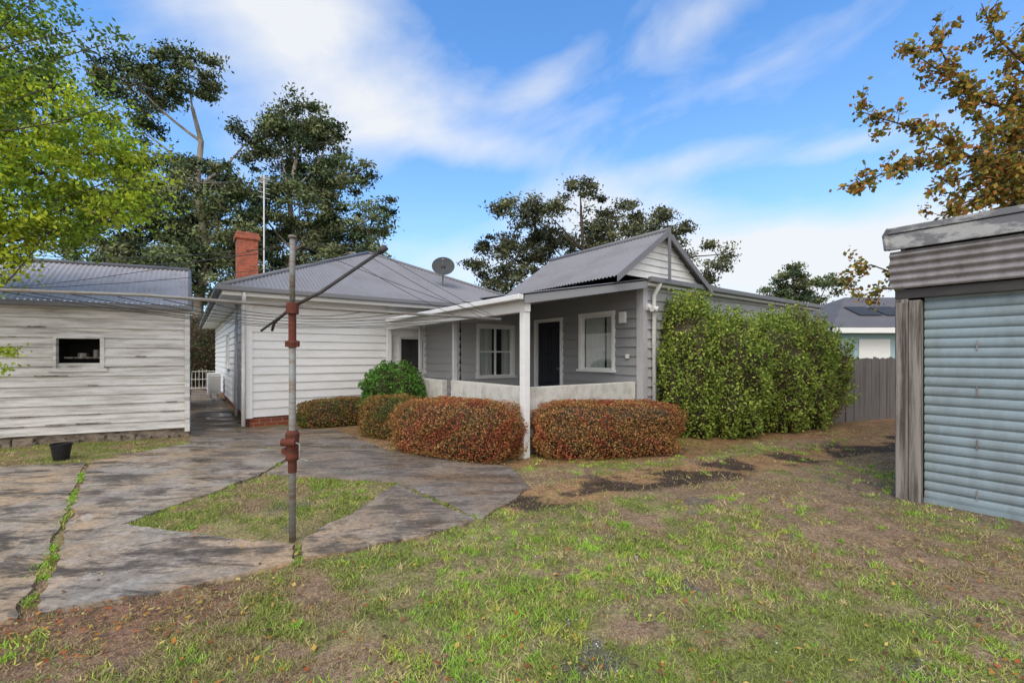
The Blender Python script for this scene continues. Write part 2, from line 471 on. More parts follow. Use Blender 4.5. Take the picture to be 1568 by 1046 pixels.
# ------------------------------------------------------------------ house
house=empty('weatherboard_house',(A[0],A[1],0),RZ)
W_front=((0,0),(1,0),(0,-1))
wl=B(); boards(wl,W_front,3.1,0.22,2.82); boards(wl,W_front,6.0,0.22,2.82,a_start=3.1,openings=[(3.42,4.12,1.10,2.03),(4.22,5.12,1.10,2.03)])
W_left=((0,0),(0,1),(-1,0))
boards(wl,W_left,13.5,0.22,2.82,openings=[(5,5.9,1.2,2.2)])
wl.obj('rear_walls',M['white'],house)
window(house,W_front,3.42,4.12,1.10,2.03,'',curtain=None)
window(house,W_front,4.22,5.12,1.10,2.03,'',curtain=[(.1,0.3)],cz=.1)
window(house,W_left,5,5.9,1.2,2.2,'h')
pl=B(); pl.box(0.03,6,0.02,0.2,0,0.22); pl.box(0.03,0.2,0.2,13.5,0,0.22); pl.obj('brick_plinth',M['brick2'],house)
tr=B()
tr.box(-0.05,0.075,-0.05,0.005,0.2,2.82); tr.box(-0.05,0.005,0.005,0.09,0.2,2.82)
tr.box(-0.47,8.2,-0.5,-0.47,2.78,2.95); tr.box(-0.5,-0.47,-0.5,14,2.78,2.95)
tr.box(-0.47,8.2,-0.47,0,2.80,2.82); tr.box(-0.47,0,0,14,2.80,2.82)
tr.box(0.08,3.0,-0.06,-0.036,2.66,2.80)
tr.obj('trim_fascia_soffit',M['trim'],house)
dp=B(); dp.tube([(-0.12,-0.55,2.85),(-0.12,-0.45,2.7),(-0.10,-0.12,2.5),(-0.10,-0.10,1.2),(-0.10,-0.10,0.05)],0.04,10)
dp.tube([(-0.1,1.6,2.8),(-0.1,1.6,0.1)],0.035,8)
dp.obj('downpipes',M['white'],house,smooth=True)
gt=B(); gt.box(-0.62,8.2,-0.61,-0.505,2.86,2.965); gt.box(-0.62,-0.505,-0.505,14,2.86,2.965)
gt.obj('gutter',M['gutter'],house,bevel=0.015)
RUN=4.35; RISE=2.05; EZ=2.96
corrug('roof_front',house,(-.5,-.5,EZ),(1,0,0),(0,RUN,RISE),8.7,lambda a:min(a,8.7-a)/RUN)
corrug('roof_left',house,(-.5,-.5,EZ),(0,1,0),(RUN,0,RISE),14.5,lambda a:min(a,14.5-a,RUN)/RUN)
corrug('roof_right',house,(8.2,-.5,EZ),(0,1,0),(-RUN,0,RISE),14.5,lambda a:min(a,14.5-a,RUN)/RUN)
corrug('roof_back',house,(-.5,14,EZ),(1,0,0),(0,-RUN,RISE),8.7,lambda a:min(a,8.7-a)/RUN)
rc=B(); top=(3.85,3.85,EZ+RISE+.02)
rc.tube([(-.5,-.5,EZ+.02),top],0.05,6); rc.tube([(8.2,-.5,EZ+.02),top],0.05,6); rc.tube([top,(3.85,9.65,EZ+RISE+.02)],0.05,6)
rc.obj('hip_caps',M['gutter'],house,smooth=True)
ft=B(); ft.box(7.7,7.75,0,13.5,0,2.9); ft.box(0.05,7.7,13.4,13.5,0,2.8); ft.obj('far_walls',M['grey_l'],house)

# wing walls
w2=B()
Wb=((4.15,-1.9),(1,0),(0,-1)); boards(w2,Wb,1.82,0.25,2.86,openings=[(0.50,1.50,1.04,2.26)])
Wc=((4.15,0),(0,-1),(-1,0)); boards(w2,Wc,1.9,0.25,2.7)
w2.obj('porch_end_wall',M['grey_l'],house)
window(house,Wb,0.50,1.50,1.04,2.26,'vh',curtain=[(0.0,0.46),(.75,1.0)])
Wd=((5.97,-5.7),(0,1),(-1,0))
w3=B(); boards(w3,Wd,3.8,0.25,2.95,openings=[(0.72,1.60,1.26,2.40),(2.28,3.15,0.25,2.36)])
w3.obj('porch_side_wall',M['grey'],house)  # darker grey than the other wing walls, porch shade put into the colour
window(house,Wd,0.72,1.60,1.26,2.40,'',curtain=[(0.0,0.28),(.36,1.0)])
We=((5.97,-5.7),(1,0),(0,-1))
w4=B(); boards(w4,We,8.0,0.22,3.02); w4.obj('wing_front_wall',M['grey_l'],house)
pl=B(); pl.box(6,13.9,-5.68,-5.5,0,0.22); pl.obj('wing_plinth',M['brick2'],house)
w5=B(); w5.box(13.9,13.95,-5.65,4,0,3.0); w5.box(7.8,13.9,3.9,4,0,3.0); w5.obj('wing_far_walls',M['grey_l'],house)
tc=B(); tc.box(5.93,6.06,-5.755,-5.69,0.2,3.0); tc.box(5.925,5.965,-5.69,-5.6,0.2,2.95); tc.obj('corner_trim',M['grey_l'],house)
# door
d=B()
d.obox(Wd,2.20,2.28,-0.05,0.05,0.25,2.44); d.obox(Wd,3.15,3.23,-0.05,0.05,0.25,2.44); d.obox(Wd,2.28,3.15,-0.05,0.05,2.36,2.44)
d.obj('door_frame',M['trim'],house)
d=B(); d.obox(Wd,2.28,3.15,-0.06,-0.025,0.25,2.36)
for (a0,a1) in ((2.38,2.68),(2.75,3.05)):
    for (z0,z1) in ((0.45,0.95),(1.1,1.45),(1.55,2.2)):
        d.obox(Wd,a0,a1,-0.025,-0.012,z0,z0+.03); d.obox(Wd,a0,a1,-0.025,-0.012,z1-.03,z1)
        d.obox(Wd,a0,a0+.03,-0.025,-0.012,z0+.03,z1-.03); d.obox(Wd,a1-.03,a1,-0.025,-0.012,z0+.03,z1-.03)
d.obj('panel_door',M['door'],house)
d=B(); d.tube([(5.99,-5.7+2.36,1.25),(5.92,-5.7+2.36,1.25)],0.025,10); d.obj('door_handle',M['galv'],house)
# porch
s=B(); s.box(3.3,5.95,-5.55,-0.02,0.0,0.25); s.obj('porch_floor',M['slab'],house)
lw=B()
lw.box(3.30,3.43,-5.60,-3.0,0.251,1.05); lw.box(3.30,3.43,-2.6,-1.35,0.251,1.03)
lw.box(3.43,5.90,-5.60,-5.47,0.251,1.05)
lw.box(3.28,3.3,-5.62,-0.02,0.0,0.25)
lw.obj('porch_low_wall',M['porchwall'],house,bevel=0.012)
po=B(); po.box(3.05,3.165,-5.78,-5.665,-.02,2.22); po.box(3.03,3.14,-0.15,-0.04,0.1,2.22)
po.obj('porch_posts',M['trim'],house,bevel=0.006)
po=B(); po.box(3.33,3.41,-3.08,-3.0,1.05,2.40); po.box(3.33,3.40,-1.42,-1.35,1.03,2.40); po.obj('grey_posts',M['grey_l'],house,bevel=0.005)
be=B(); be.box(3.05,3.16,-5.80,-0.02,2.22,2.40)
be.obj('porch_beam',M['trim'],house,bevel=0.005)
fb=B()
def slope_bar(b,x0,z0,x1,z1,y0,y1,h):
    pts=[]
    for y in (y0,y1):
        for (x,z) in ((x0,z0),(x1,z1),(x1,z1+h),(x0,z0+h)): pts.append((x,y,z))
    i=len(b.v); b.v+=pts
    for q in ((0,1,2,3),(7,6,5,4),(0,4,5,1),(1,5,6,2),(2,6,7,3),(3,7,4,0)): b.f.append(tuple(i+k for k in q))
slope_bar(fb,3.0,2.33,5.92,2.83,-5.86,-5.83,0.13)
fb.obj('porch_front_fascia',M['grey'],house)
rf=B()
for y in np.arange(-5.6,-0.3,0.62): slope_bar(rf,3.17,2.36,5.95,2.84,y,y+0.05,0.09)
rf.obj('porch_rafters',M['grey_l'],house)
corrug('porch_roof',house,(2.93,-5.88,2.47),(0,1,0),(3.0,0,0.52),5.45,lambda a:1.0)
ce=B(); slope_bar(ce,3.1,2.452,5.95,2.925,-5.82,-0.5,0.006); ce.obj('porch_ceiling',M['grey_l'],house)
g=B(); g.box(2.85,2.95,-5.9,-0.5,2.38,2.46); g.obj('porch_gutter',M['white'],house,bevel=0.01)
# gable
gx0,gx1,gap,gz,ga=4.90,7.90,6.34,2.93,3.93
hwid=gap-gx0; rise=ga-gz
corrug('gable_roof_left',house,(gx0,-6.0,gz),(0,1,0),(hwid,0,rise),3.4,lambda a:1.0)
corrug('gable_roof_right',house,(gx1,-6.0,gz),(0,1,0),(-(gx1-gap),0,rise),3.4,lambda a:1.0)
gb=B(); z=3.0
while z<ga-0.12:
    zt=min(z+0.13,ga-0.06); xa=lambda q:gx0+0.02+(q-gz)/rise*hwid
    b0,b1=xa(z),xa(zt)
    for y in (-5.86,):
        gb.poly([(b0,y-.028,z),(2*gap-b0,y-.028,z),(2*gap-b1,y-.004,zt),(b1,y-.004,zt)])
        gb.poly([(b0,y,z),(2*gap-b0,y,z),(2*gap-b0,y-.028,z),(b0,y-.028,z)])
    z+=0.13
gb.poly([(gx0+.05,-2.65,gz),(gx1-.05,-2.65,gz),(gap,-2.65,ga-.03)])
gb.obj('gable_boards',M['white'],house)
bb=B()
slope_bar(bb,gx0,gz-0.10,gap,ga-0.10,-6.03,-6.0,0.12); slope_bar(bb,gx1,gz-0.10,gap,ga-0.10,-6.03,-6.0,0.12)
bb.box(gap-.03,gap+.03,-6.06,-6.031,3.0,ga+.06)
bb.obj('barge_boards',M['gutter'],house)
rc=B(); rc.tube([(gap,-6.02,ga+.02),(gap,-2.6,ga+.02)],0.045,6); rc.obj('gable_ridge_cap',M['gutter'],house,smooth=True)
# wing flat roof + gutter
g=B(); g.box(5.9,14.0,-5.98,-5.88,2.93,3.03); g.obj('wing_gutter',M['gutter'],house,bevel=0.012)
g=B(); g.box(5.93,14.0,-5.875,-5.85,2.88,3.02); g.box(5.99,14.0,-5.85,-5.70,2.885,2.90); g.obj('wing_fascia',M['trim'],house)
corrug('wing_roof',house,(5.95,-5.93,3.03),(1,0,0),(0,9.9,0.38),8.1,lambda a:1.0)
dp=B(); dp.tube([(6.22,-5.93,2.95),(6.22,-5.86,2.82),(6.22,-5.79,2.72),(6.22,-5.79,0.1)],0.042,10); dp.obj('wing_downpipe',M['trim'],house,smooth=True)
lt=B(); lt.box(6.0,6.1,-5.81,-5.76,2.42,2.54); lt.tube([(6.03,-5.80,2.48),(5.98,-5.92,2.43)],[0.03,0.055],10); lt.tube([(6.10,-5.80,2.48),(6.16,-5.92,2.43)],[0.03,0.055],10); lt.obj('security_light',M['white'],house)
mb=B(); mb.obox(Wd,0.35,0.50,0.03,0.09,2.2,2.42); mb.obox(Wd,0.28,0.36,0.03,0.06,1.5,1.58); mb.obj('meter_box',M['trim'],house,bevel=0.004)
# chimneys, flue
ch=B(); ch.box(0.12,0.66,4.2,4.75,2.6,5.02); ch.box(0.07,0.71,4.15,4.80,5.02,5.12); ch.box(0.10,0.68,4.18,4.77,5.12,5.22); ch.obj('brick_chimney',M['brick'],house)
ch=B(); ch.box(11.6,12.1,-1.5,-1.0,3.0,3.75); ch.box(11.55,12.15,-1.55,-0.95,3.75,3.83); ch.obj('small_chimney',M['brick2'],house)
fl=B(); fl.tube([(9.6,-3.6,3.1),(9.6,-3.6,3.48)],0.07,10); fl.tube([(9.6,-3.6,3.48),(9.6,-3.6,3.53),(9.6,-3.6,3.6)],[0.14,0.14,0.03],12)
fl.obj('flue',M['darkmetal'],house)
# antenna
an=B(); ax,ay=0.8,4.1
an.tube([(ax,ay,3.3),(ax,ay,7.0)],0.020,6)
for k,z in enumerate((6.9,6.75,6.6,6.45,6.3)):
    an.tube([(ax-.16,ay-.05,z),(ax+.16,ay+.05,z)],0.008,4)
an.tube([(ax-.1,ay-.3,6.85),(ax+.1,ay+.4,6.85)],0.01,4)
for k in range(6):
    an.tube([(ax-.12,ay-.28+k*.12,6.85),(ax+.12,ay-.28+k*.12,6.85)],0.007,4)
an.obj('tv_antenna',M['trim'],house)
# satellite dish
dn=B(); cx,cy,cz=5.15,0.9,4.2
ndir=Vector((-0.45,-0.80,0.40)).normalized(); ua=ndir.cross(Vector((0,0,1))).normalized(); ub=ua.cross(ndir)
rings=6; seg=28
dn.v.append((cx,cy,cz))
for r in range(1,rings+1):
    rr=0.34*r/rings
    for k in range(seg):
        th=2*math.pi*k/seg
        p=Vector((cx,cy,cz))+ua*math.cos(th)*rr+ub*math.sin(th)*rr*0.95+ndir*(rr*rr*0.7)
        dn.v.append(tuple(p))
for k in range(seg): dn.f.append((0,1+k,1+(k+1)%seg))
for r in range(rings-1):
    for k in range(seg):
        dn.f.append((1+r*seg+k,1+r*seg+(k+1)%seg,1+(r+1)*seg+(k+1)%seg,1+(r+1)*seg+k))
dn.obj('satellite_dish',M['dish'],house,smooth=True)
dn=B(); dn.tube([(cx,cy,cz-0.02),(cx+.05,cy+.12,cz-.2),(cx+.05,cy+.15,3.55)],0.022,8)
tip=Vector((cx,cy,cz))+ndir*0.42
dn.tube([tuple(Vector((cx,cy,cz))-ub*0.32),tuple(tip)],0.012,6); dn.tube([tuple(tip),tuple(tip-ndir*.1)],0.03,8)
dn.obj('dish_mount',M['galv'],house)
# aircon unit
ac=B(); ac.box(-0.50,-0.14,7.0,7.85,0.25,0.95)
for k in range(8): ac.box(-0.46,-0.18,6.985,7.0,0.34+k*.07,0.37+k*.07)
ac.box(-.45,-.4,7.1,7.2,0,.25); ac.box(-.25,-.2,7.1,7.2,0,.25)
ac.obj('air_conditioner',M['trim'],house,bevel=0.015)

# ------------------------------------------------------------------ left shed
shed=empty('weatherboard_shed')
Fp=(-6.25,8.60); ex,ey=-2.44/2.66,-1.06/2.66
nrm=(0.3985,-0.9172)
Wf=(Fp,(ex,ey),nrm)
b=B(); boards(b,Wf,5.5,0.16,2.40,pitch=0.172,openings=[(1.33,1.93,1.33,1.86)],lip=0.038,wob=0.012)
sd=(-0.590,0.807)
Ws=(Fp,sd,(0.807,0.590)); boards(b,Ws,4.0,0.16,2.55,pitch=0.172,lip=0.02)
b.obj('shed_boards',M['shedw'],shed)
b=B(); b.obox(Wf,0.0,5.5,-0.12,0.0,-0.02,0.17); b.obj('shed_plinth',M['plinth'],shed)
b=B()
for k in range(34):
    a=random.uniform(0,5.4); w=random.uniform(.1,.28); h=random.uniform(.05,.13)
    b.obox(Wf,a,a+w,0.0,random.uniform(.03,.12),-0.02,h)
b.obj('shed_stones',M['plinth'],shed,bevel=0.02)
b=B()
for k in range(16):
    a=random.uniform(.1,2.6); z=0.16+0.172*random.randint(0,11)
    b.obox(Wf,a,a+random.uniform(.1,.5),0.040,0.044,z-.008,z+random.uniform(.004,.018))
b.obj('split_board_edges',M['timber'],shed)
b=B(); b.obox(Wf,-0.02,0.06,0.040,0.064,0.1,2.42); b.obj('shed_corner_board',M['shedw'],shed)
b=B(); b.obox(Wf,1.27,1.33,-0.05,0.045,1.33,1.90); b.obox(Wf,1.93,1.97,-0.05,0.045,1.33,1.90); b.obox(Wf,1.27,1.97,-0.05,0.046,1.86,1.90); b.obox(Wf,1.22,2.03,-0.05,0.07,1.27,1.33)
b.obox(Wf,1.33,1.93,-0.03,0.0,1.33,1.42)
b.obj('shed_window_frame',M['shedw'],shed)
def wp(w,a,d,z): return (w[0][0]+w[1][0]*a+w[2][0]*d, w[0][1]+w[1][1]*a+w[2][1]*d, z)
b=B(); b.poly([wp(Wf,1.2,-.8,1.2),wp(Wf,2.1,-.8,1.2),wp(Wf,2.1,-.8,2.0),wp(Wf,1.2,-.8,2.0)]); b.poly([wp(Wf,1.2,-.8,2.0),wp(Wf,2.1,-.8,2.0),wp(Wf,2.1,-.05,2.0),wp(Wf,1.2,-.05,2.0)])
b.poly([wp(Wf,1.2,-.8,1.2),wp(Wf,2.1,-.8,1.2),wp(Wf,2.1,-.05,1.2),wp(Wf,1.2,-.05,1.2)])
b.poly([wp(Wf,1.2,-.8,1.2),wp(Wf,1.2,-.8,2.0),wp(Wf,1.2,-.05,2.0),wp(Wf,1.2,-.05,1.2)]); b.poly([wp(Wf,2.1,-.8,1.2),wp(Wf,2.1,-.8,2.0),wp(Wf,2.1,-.05,2.0),wp(Wf,2.1,-.05,1.2)])
b.obj('shed_interior',M['dark'],shed)
b=B(); b.obox(Wf,1.35,1.9,-.3,-.15,1.5,1.53); b.obox(Wf,1.42,1.5,-.26,-.18,1.53,1.66); b.obox(Wf,1.6,1.72,-.26,-.18,1.53,1.60); b.obj('shed_shelf',M['timber'],shed)
e0=wp(Wf,-0.06,0.22,2.50)
corrug('shed_roof',shed,e0,(ex,ey,0),(sd[0]*2.1,sd[1]*2.1,0.98),5.8,lambda a:1.0,amp=0.012,pitch=0.085,mat='shedroof')
b=B(); b.obox(Wf,-0.08,5.6,0.0,0.10,2.38,2.48); b.obj('shed_eave_board',M['shedw'],shed)
b=B(); b.obox(Wf,-0.1,5.6,0.16,0.26,2.41,2.50); b.obj('shed_gutter',M['gutter'],shed,bevel=.012)
b=B(); p=Vector(e0); q=p+Vector((sd[0]*2.1,sd[1]*2.1,0.98)); b.tube([p,q],0.035,6); b.tube([q+Vector((0,0,.02)),q+Vector((ex*5.8,ey*5.8,.02))],0.05,6)
b.obj('shed_roof_caps',M['gutter'],shed,smooth=True)
# bucket
bk=B(); bx,by=-6.72,6.62
bk.tube([(bx,by,0.01),(bx,by,0.23)],[0.09,0.12],20,cap=False); bk.tube([(bx,by,0.02),(bx,by,0.03)],[0.09,0.09],20)
bk.tube([(bx,by,0.22),(bx,by,0.245)],[0.13,0.13],20,cap=False)
hp=[(bx+.12*math.cos(q),by-.10*math.sin(q)*.3,0.23-.09*math.sin(q)) for q in np.linspace(0,math.pi,9)]
bk.tube(hp,.004,4)
bk.obj('plastic_bucket',M['black'],None,smooth=False)

# ------------------------------------------------------------------ right shed (roller door garage)
G=(4.21,4.88)
gar=empty('roller_door_garage',(G[0],G[1],0),RZ)
rd=B(); 
z=0.03; p=0.100; H=2.14; y0,y1=0.235,3.2
prof=[]
n=int((H-z)/p)
for k in range(n+1):
    zz=z+k*p
    prof += [(zz,0.0),(zz+0.012,0.013),(zz+0.028,0.021),(zz+0.052,0.024),(zz+0.076,0.020),(zz+0.090,0.011)]
for (za,da),(zb,db) in zip(prof[:-1],prof[1:]):
    rd.poly([(-da+0.05,-y0,za),(-da+0.05,-y1,za),(-db+0.05,-y1,zb),(-db+0.05,-y0,zb)])
rd.obj('roller_door',M['rollblue'],gar,smooth=False)
x=B()
for z in (0.12,0.62,1.15,1.6):
    for y in (-.62,-1.35): x.box(0.020,0.025,y-.010,y,z,z+.10)
x.obj('door_rivets',M['oldzinc'],gar)
x=B(); x.box(-0.05,0.12,-0.12,-0.01,-.03,2.16); x.box(-0.065,0.04,-0.225,-0.125,-.03,2.14); x.box(-0.075,-0.05,-.10,-.02,.0,2.12)
x.box(-0.05,0.10,-3.4,-3.2,-.03,2.16)
x.obj('door_posts',M['timber'],gar,bevel=0.008)
x=B(); x.box(-0.045,0.10,-3.4,-0.01,2.165,2.26); x.obj('lintel',M['darkmetal'],gar)
x=B(); x.box(0.02,0.06,-3.2,-0.23,-.01,0.05); x.obj('threshold',M['rollblue'],gar)
prof=[]
zz=2.27
while zz<2.68:
    prof.append((zz, 0.016*math.sin((zz-2.27)/0.085*2*math.pi))); zz+=0.012
cb=B()
for (za,da),(zb,db) in zip(prof[:-1],prof[1:]):
    cb.poly([(-0.075-da,0.03,za),(-0.075-da,-3.5,za),(-0.075-db,-3.5,zb),(-0.075-db,0.03,zb)])
cb.obj('corrugated_fascia',M['oldzinc'],gar,smooth=True)
x=B(); x.box(-0.115,-0.09,-3.5,0.04,2.69,2.86); x.box(-0.13,-0.10,-3.52,0.05,2.865,2.93); x.box(-0.10,3.6,-3.5,0.05,2.875,2.90)
x.obj('flashing',M['lead'],gar,bevel=0.008)
x=B(); x.tube([(-0.12,0.02,2.92),(-.10,0.06,2.86),(-.11,.04,2.70)],0.03,6); x.obj('flashing_fold',M['lead'],gar)
x=B(); x.box(0.12,3.5,-0.06,-0.02,0,2.87); x.box(3.46,3.5,-3.4,-0.06,0,2.87); x.box(0.1,3.46,-3.44,-3.4,0,2.87); x.obj('garage_walls',M['oldzinc'],gar)

# ------------------------------------------------------------------ clothes hoist
ho=empty('rotary_clothes_line')
px,py=-1.83,3.70
b=B(); b.tube([(px,py,-.05),(px,py,1.72)],0.027,14); b.tube([(px,py,2.0),(px,py,2.53)],0.022,12)
b.tube([(px,py,2.53),(px,py,2.55)],[0.035,0.03],10); b.obj('pole',M['galv'],ho,smooth=True)
b=B()
b.tube([(px,py,0.68),(px,py,0.70),(px,py,0.80),(px,py,0.90),(px,py,0.93)],[0.045,0.052,0.048,0.055,0.04],14)
b.tube([(px-.06,py-.05,.84),(px+.06,py-.06,.84)],0.032,12); b.tube([(px-.05,py-.03,.76),(px-.05,py+.08,.76)],0.03,10)
b.tube([(px,py,1.62),(px,py,1.66),(px,py,1.68)],[0.036,0.042,0.036],14); b.box(px+.03,px+.055,py-.015,py+.015,1.625,1.675); b.box(px-.055,px-.03,py-.015,py+.015,1.625,1.675)
b.tube([(px,py,1.66),(px,py,1.90)],0.030,12)
b.tube([(px,py,1.90),(px,py,1.99)],[0.05,0.045],12)
b.tube([(px,py,0.58),(px,py,0.68)],0.034,12)
b.obj('gearbox_collars',M['rust'],ho)
b=B(); b.tube([(px+.05,py-.06,.84),(px+.10,py-.08,.83),(px+.11,py-.10,.72),(px+.19,py-.12,.70)],0.009,6); b.obj('crank_handle',M['galv'],ho)
hub=(px,py,1.96)
T1=(-3.95,3.35,2.05); T2=(-0.12,4.75,1.94); T3=(-1.18,3.95,2.47); T4=(-2.55,5.0,1.86)
b=B(); 
b.tube([hub,(-2.9,3.52,2.03),T1],0.014,8); b.tube([hub,T2],0.013,8)
b.obj('arms',M['galv'],ho,smooth=True)
b=B(); b.tube([hub,(px+.2,py+.08,2.09),T3],0.015,8); b.tube([T3,(T3[0]+.06,T3[1]+.02,T3[2]+.05)],0.026,8); b.tube([hub,(-2.25,4.2,1.86),(-2.35,4.35,1.80)],0.013,8)
b.tube([(px,py,1.95),(-2.12,3.75,1.76)],0.010,6)
b.obj('bent_arms',M['darkmetal'],ho,smooth=True)
b=B()
def wire(p,q,sag=0.03,r=0.0032):
    p=Vector(p);q=Vector(q); b.tube([p.lerp(q,k/6)+Vector((0,0,-sag*4*(k/6)*(1-k/6))) for k in range(7)],r,4,cap=False)
H=Vector(hub); T1v,T2v,T3v,T4v=map(Vector,(T1,T2,T3,T4))
for f in (0.3,0.45,0.6,0.75,0.9,1.0):
    a1=H.lerp(T1v,f);a2=H.lerp(T2v,f);a4=H.lerp(T4v,f);a3=H.lerp(T3v,f)
    wire(a1,a4); wire(a4,a2)
    if f>0.7: wire(a3,a2,.02)
topp=(px,py,2.5); wire(topp,T1,.05,.0025); wire(topp,T2,.03,.0025); wire(topp,T3,.0,.0025); wire(T1,T3,.06,.0025)
b.obj('line_wires',M['darkmetal'],ho)

b=B()
for (p,q) in (((-30,24,7.6),hw(1,3)+(4.6,)),((-30,24.5,7.0),hw(0.5,2)+(4.2,))):
    wire(p,q,0.5,0.012)
b.obj('overhead_power_cable',M['darkmetal'])

# ------------------------------------------------------------------ fences, gate, neighbour
fe=empty('paling_fence')
b=B(); 
fp0=np.array([6.6,9.95]); fd=np.array([0.93,0.36]); fd/=np.linalg.norm(fd)
k=0; a=0.0
while a<9:
    w=0.095+random.uniform(-.008,.008); h=1.50+random.uniform(-.03,.03); ll=random.uniform(-.008,.008)
    Wp=((fp0[0]+fd[0]*a,fp0[1]+fd[1]*a),(fd[0],fd[1]),(fd[1],-fd[0]))
    b.obox(Wp,0,w,0.0+ll,0.018+ll,0.0,h)
    a+=w+0.006
b.obj('palings',M['fence'],fe)
b=B(); Wp=((fp0[0],fp0[1]),(fd[0],fd[1]),(fd[1],-fd[0]))
b.obox(Wp,0,9,-0.07,-0.02,0.35,0.43); b.obox(Wp,0,9,-0.07,-0.02,1.15,1.23)
for q in range(4): b.obox(Wp,q*2.6,q*2.6+.1,-0.16,-0.07,0,1.45)
b.obj('rails',M['fence'],fe)
ga_=empty('wrought_iron_gate',(A[0],A[1],0),RZ)
b=B()
for x in np.arange(-1.3,0.35,0.13): b.box(x,x+.014,13.0,13.014,0.08,0.92+0.05*math.sin(x*9))
for z in (0.12,0.5,0.85): b.box(-1.3,0.35,12.98,12.998,z,z+.022)
b.box(-1.36,-1.3,12.97,13.03,0,1.05); b.box(.35,.41,12.97,13.03,0,1.05)
b.obj('gate_bars',M['trim'],ga_)
nb=empty('neighbour_house')
b=B(); b.box(14.5,26,20,28,0,2.75); b.obj('walls',M['teal'],nb)
b=B(); b.box(14.0,26.5,19.35,19.55,2.55,2.78); b.box(14.0,14.15,19.4,28.5,2.55,2.78); b.box(15.6,17.0,19.95,19.99,1.0,2.3); b.obj('fascia',M['trim'],nb)
b=B(); b.poly([(14,19.4,2.79),(26.5,19.4,2.79),(23,24,4.7),(18,24,4.7)]); b.poly([(14,19.4,2.79),(18,24,4.7),(14,28.6,2.79)]); b.poly([(26.5,19.4,2.79),(26.5,28.6,2.79),(23,24,4.7)]); b.poly([(14,28.6,2.79),(18,24,4.7),(23,24,4.7),(26.5,28.6,2.79)])
b.obj('roof',M['tile'],nb)
b=B()
for k in range(4):
    x=16.4+k*1.25; b.poly([(x,20.9,3.47),(x+1.1,20.9,3.47),(x+1.25,22.2,4.01),(x+.15,22.2,4.01)])
b.obj('solar_panels',M['panel'],nb)

# ------------------------------------------------------------------ foliage
def leaf_mesh(name, Cn, size, cols, parent=None, asp=0.5, droop=0.0, mat='leaf'):
    N=len(Cn)
    a=R.normal(size=(N,3)); a[:,2]-=droop; a/=np.linalg.norm(a,axis=1)[:,None]
    b=R.normal(size=(N,3)); b-=a*(a*b).sum(1)[:,None]; b/=np.linalg.norm(b,axis=1)[:,None]
    s=(size*R.uniform(0.65,1.3,N))[:,None]
    V=np.stack([Cn+a*s*.5, Cn+b*s*asp*.5, Cn-a*s*.5, Cn-b*s*asp*.5],1).reshape(-1,3)
    F=np.arange(4*N).reshape(N,4)
    c=np.repeat(cols,4,axis=0)
    return np_mesh(name,V,F,M[mat],c,parent)

def crown(blobs, sub_r, dens, per, pal, spread=0.55, inner=0.35):
    pts=[];cols=[];subs=[]
    pal=np.array(pal)
    for (x,y,z,rx,ry,rz) in blobs:
        k=max(3,int(dens*rx*ry*rz/(sub_r**3)))
        for q in range(k):
            d=R.normal(size=3); d/=np.linalg.norm(d); rr=R.uniform(inner,1.0)**0.5
            c=np.array([x,y,z])+d*rr*np.array([rx,ry,rz])
            subs.append(((x,y,z),c))
            r=sub_r*R.uniform(.55,1.3)
            n=int(per*R.uniform(.6,1.3))
            g=R.normal(size=(n,3))*spread*r*np.array([1.15,1.15,0.60])
            pts.append(c+g)
            base=pal[R.integers(len(pal))]*R.uniform(.6,1.4)
            cols.append(base[None,:]*R.uniform(.7,1.3,(n,1)))
    return np.vstack(pts),np.vstack(cols),subs

def limb(b,p,q,r0,r1,n=5,bend=0.12,sides=6):
    p=Vector(p);q=Vector(q);L=(q-p).length
    off=Vector((random.uniform(-1,1),random.uniform(-1,1),random.uniform(-.6,.2)))*L*bend
    pts=[];rad=[]
    for k in range(n+1):
        f=k/n; pts.append(p.lerp(q,f)+off*4*f*(1-f)); rad.append(r0+(r1-r0)*f)
    b.tube(pts,rad,sides,cap=False)

def tree(name, trunk, tr_r, blobs, sub_r, dens, per, leafsize, pal, bark, asp=.45, droop=.3, limb_r=0.12, twig=0.5, spread=.55, mat='farleaf'):
    e=empty(name,(trunk[0][0],trunk[0][1],0))
    off=np.array([trunk[0][0],trunk[0][1],0])
    P,Cc,subs=crown(blobs,sub_r,dens,per,pal,spread=spread)
    leaf_mesh('foliage',P-off,leafsize,Cc,e,asp,droop,mat)
    b=B(); tp=[Vector(np.array(p)-off) for p in trunk]
    b.tube(tp,[tr_r*(1-.7*k/(len(tp)-1)) for k in range(len(tp))],10,cap=False)
    for bl in blobs:
        c=Vector(np.array(bl[:3])-off)
        cand=[p for p in tp if p.z<c.z-0.08*tp[-1].z] or [tp[0]]
        s=min(cand,key=lambda p:(p-c).length)
        limb(b,s,c,limb_r,limb_r*.35,6,.10,6)
    for (o,c) in subs:
        if random.random()<twig:
            limb(b,Vector(np.array(o)-off),Vector(c-off),limb_r*.30,limb_r*.08,3,.1,4)
    b.obj('trunk_and_limbs',M[bark],e,smooth=True)
    return e

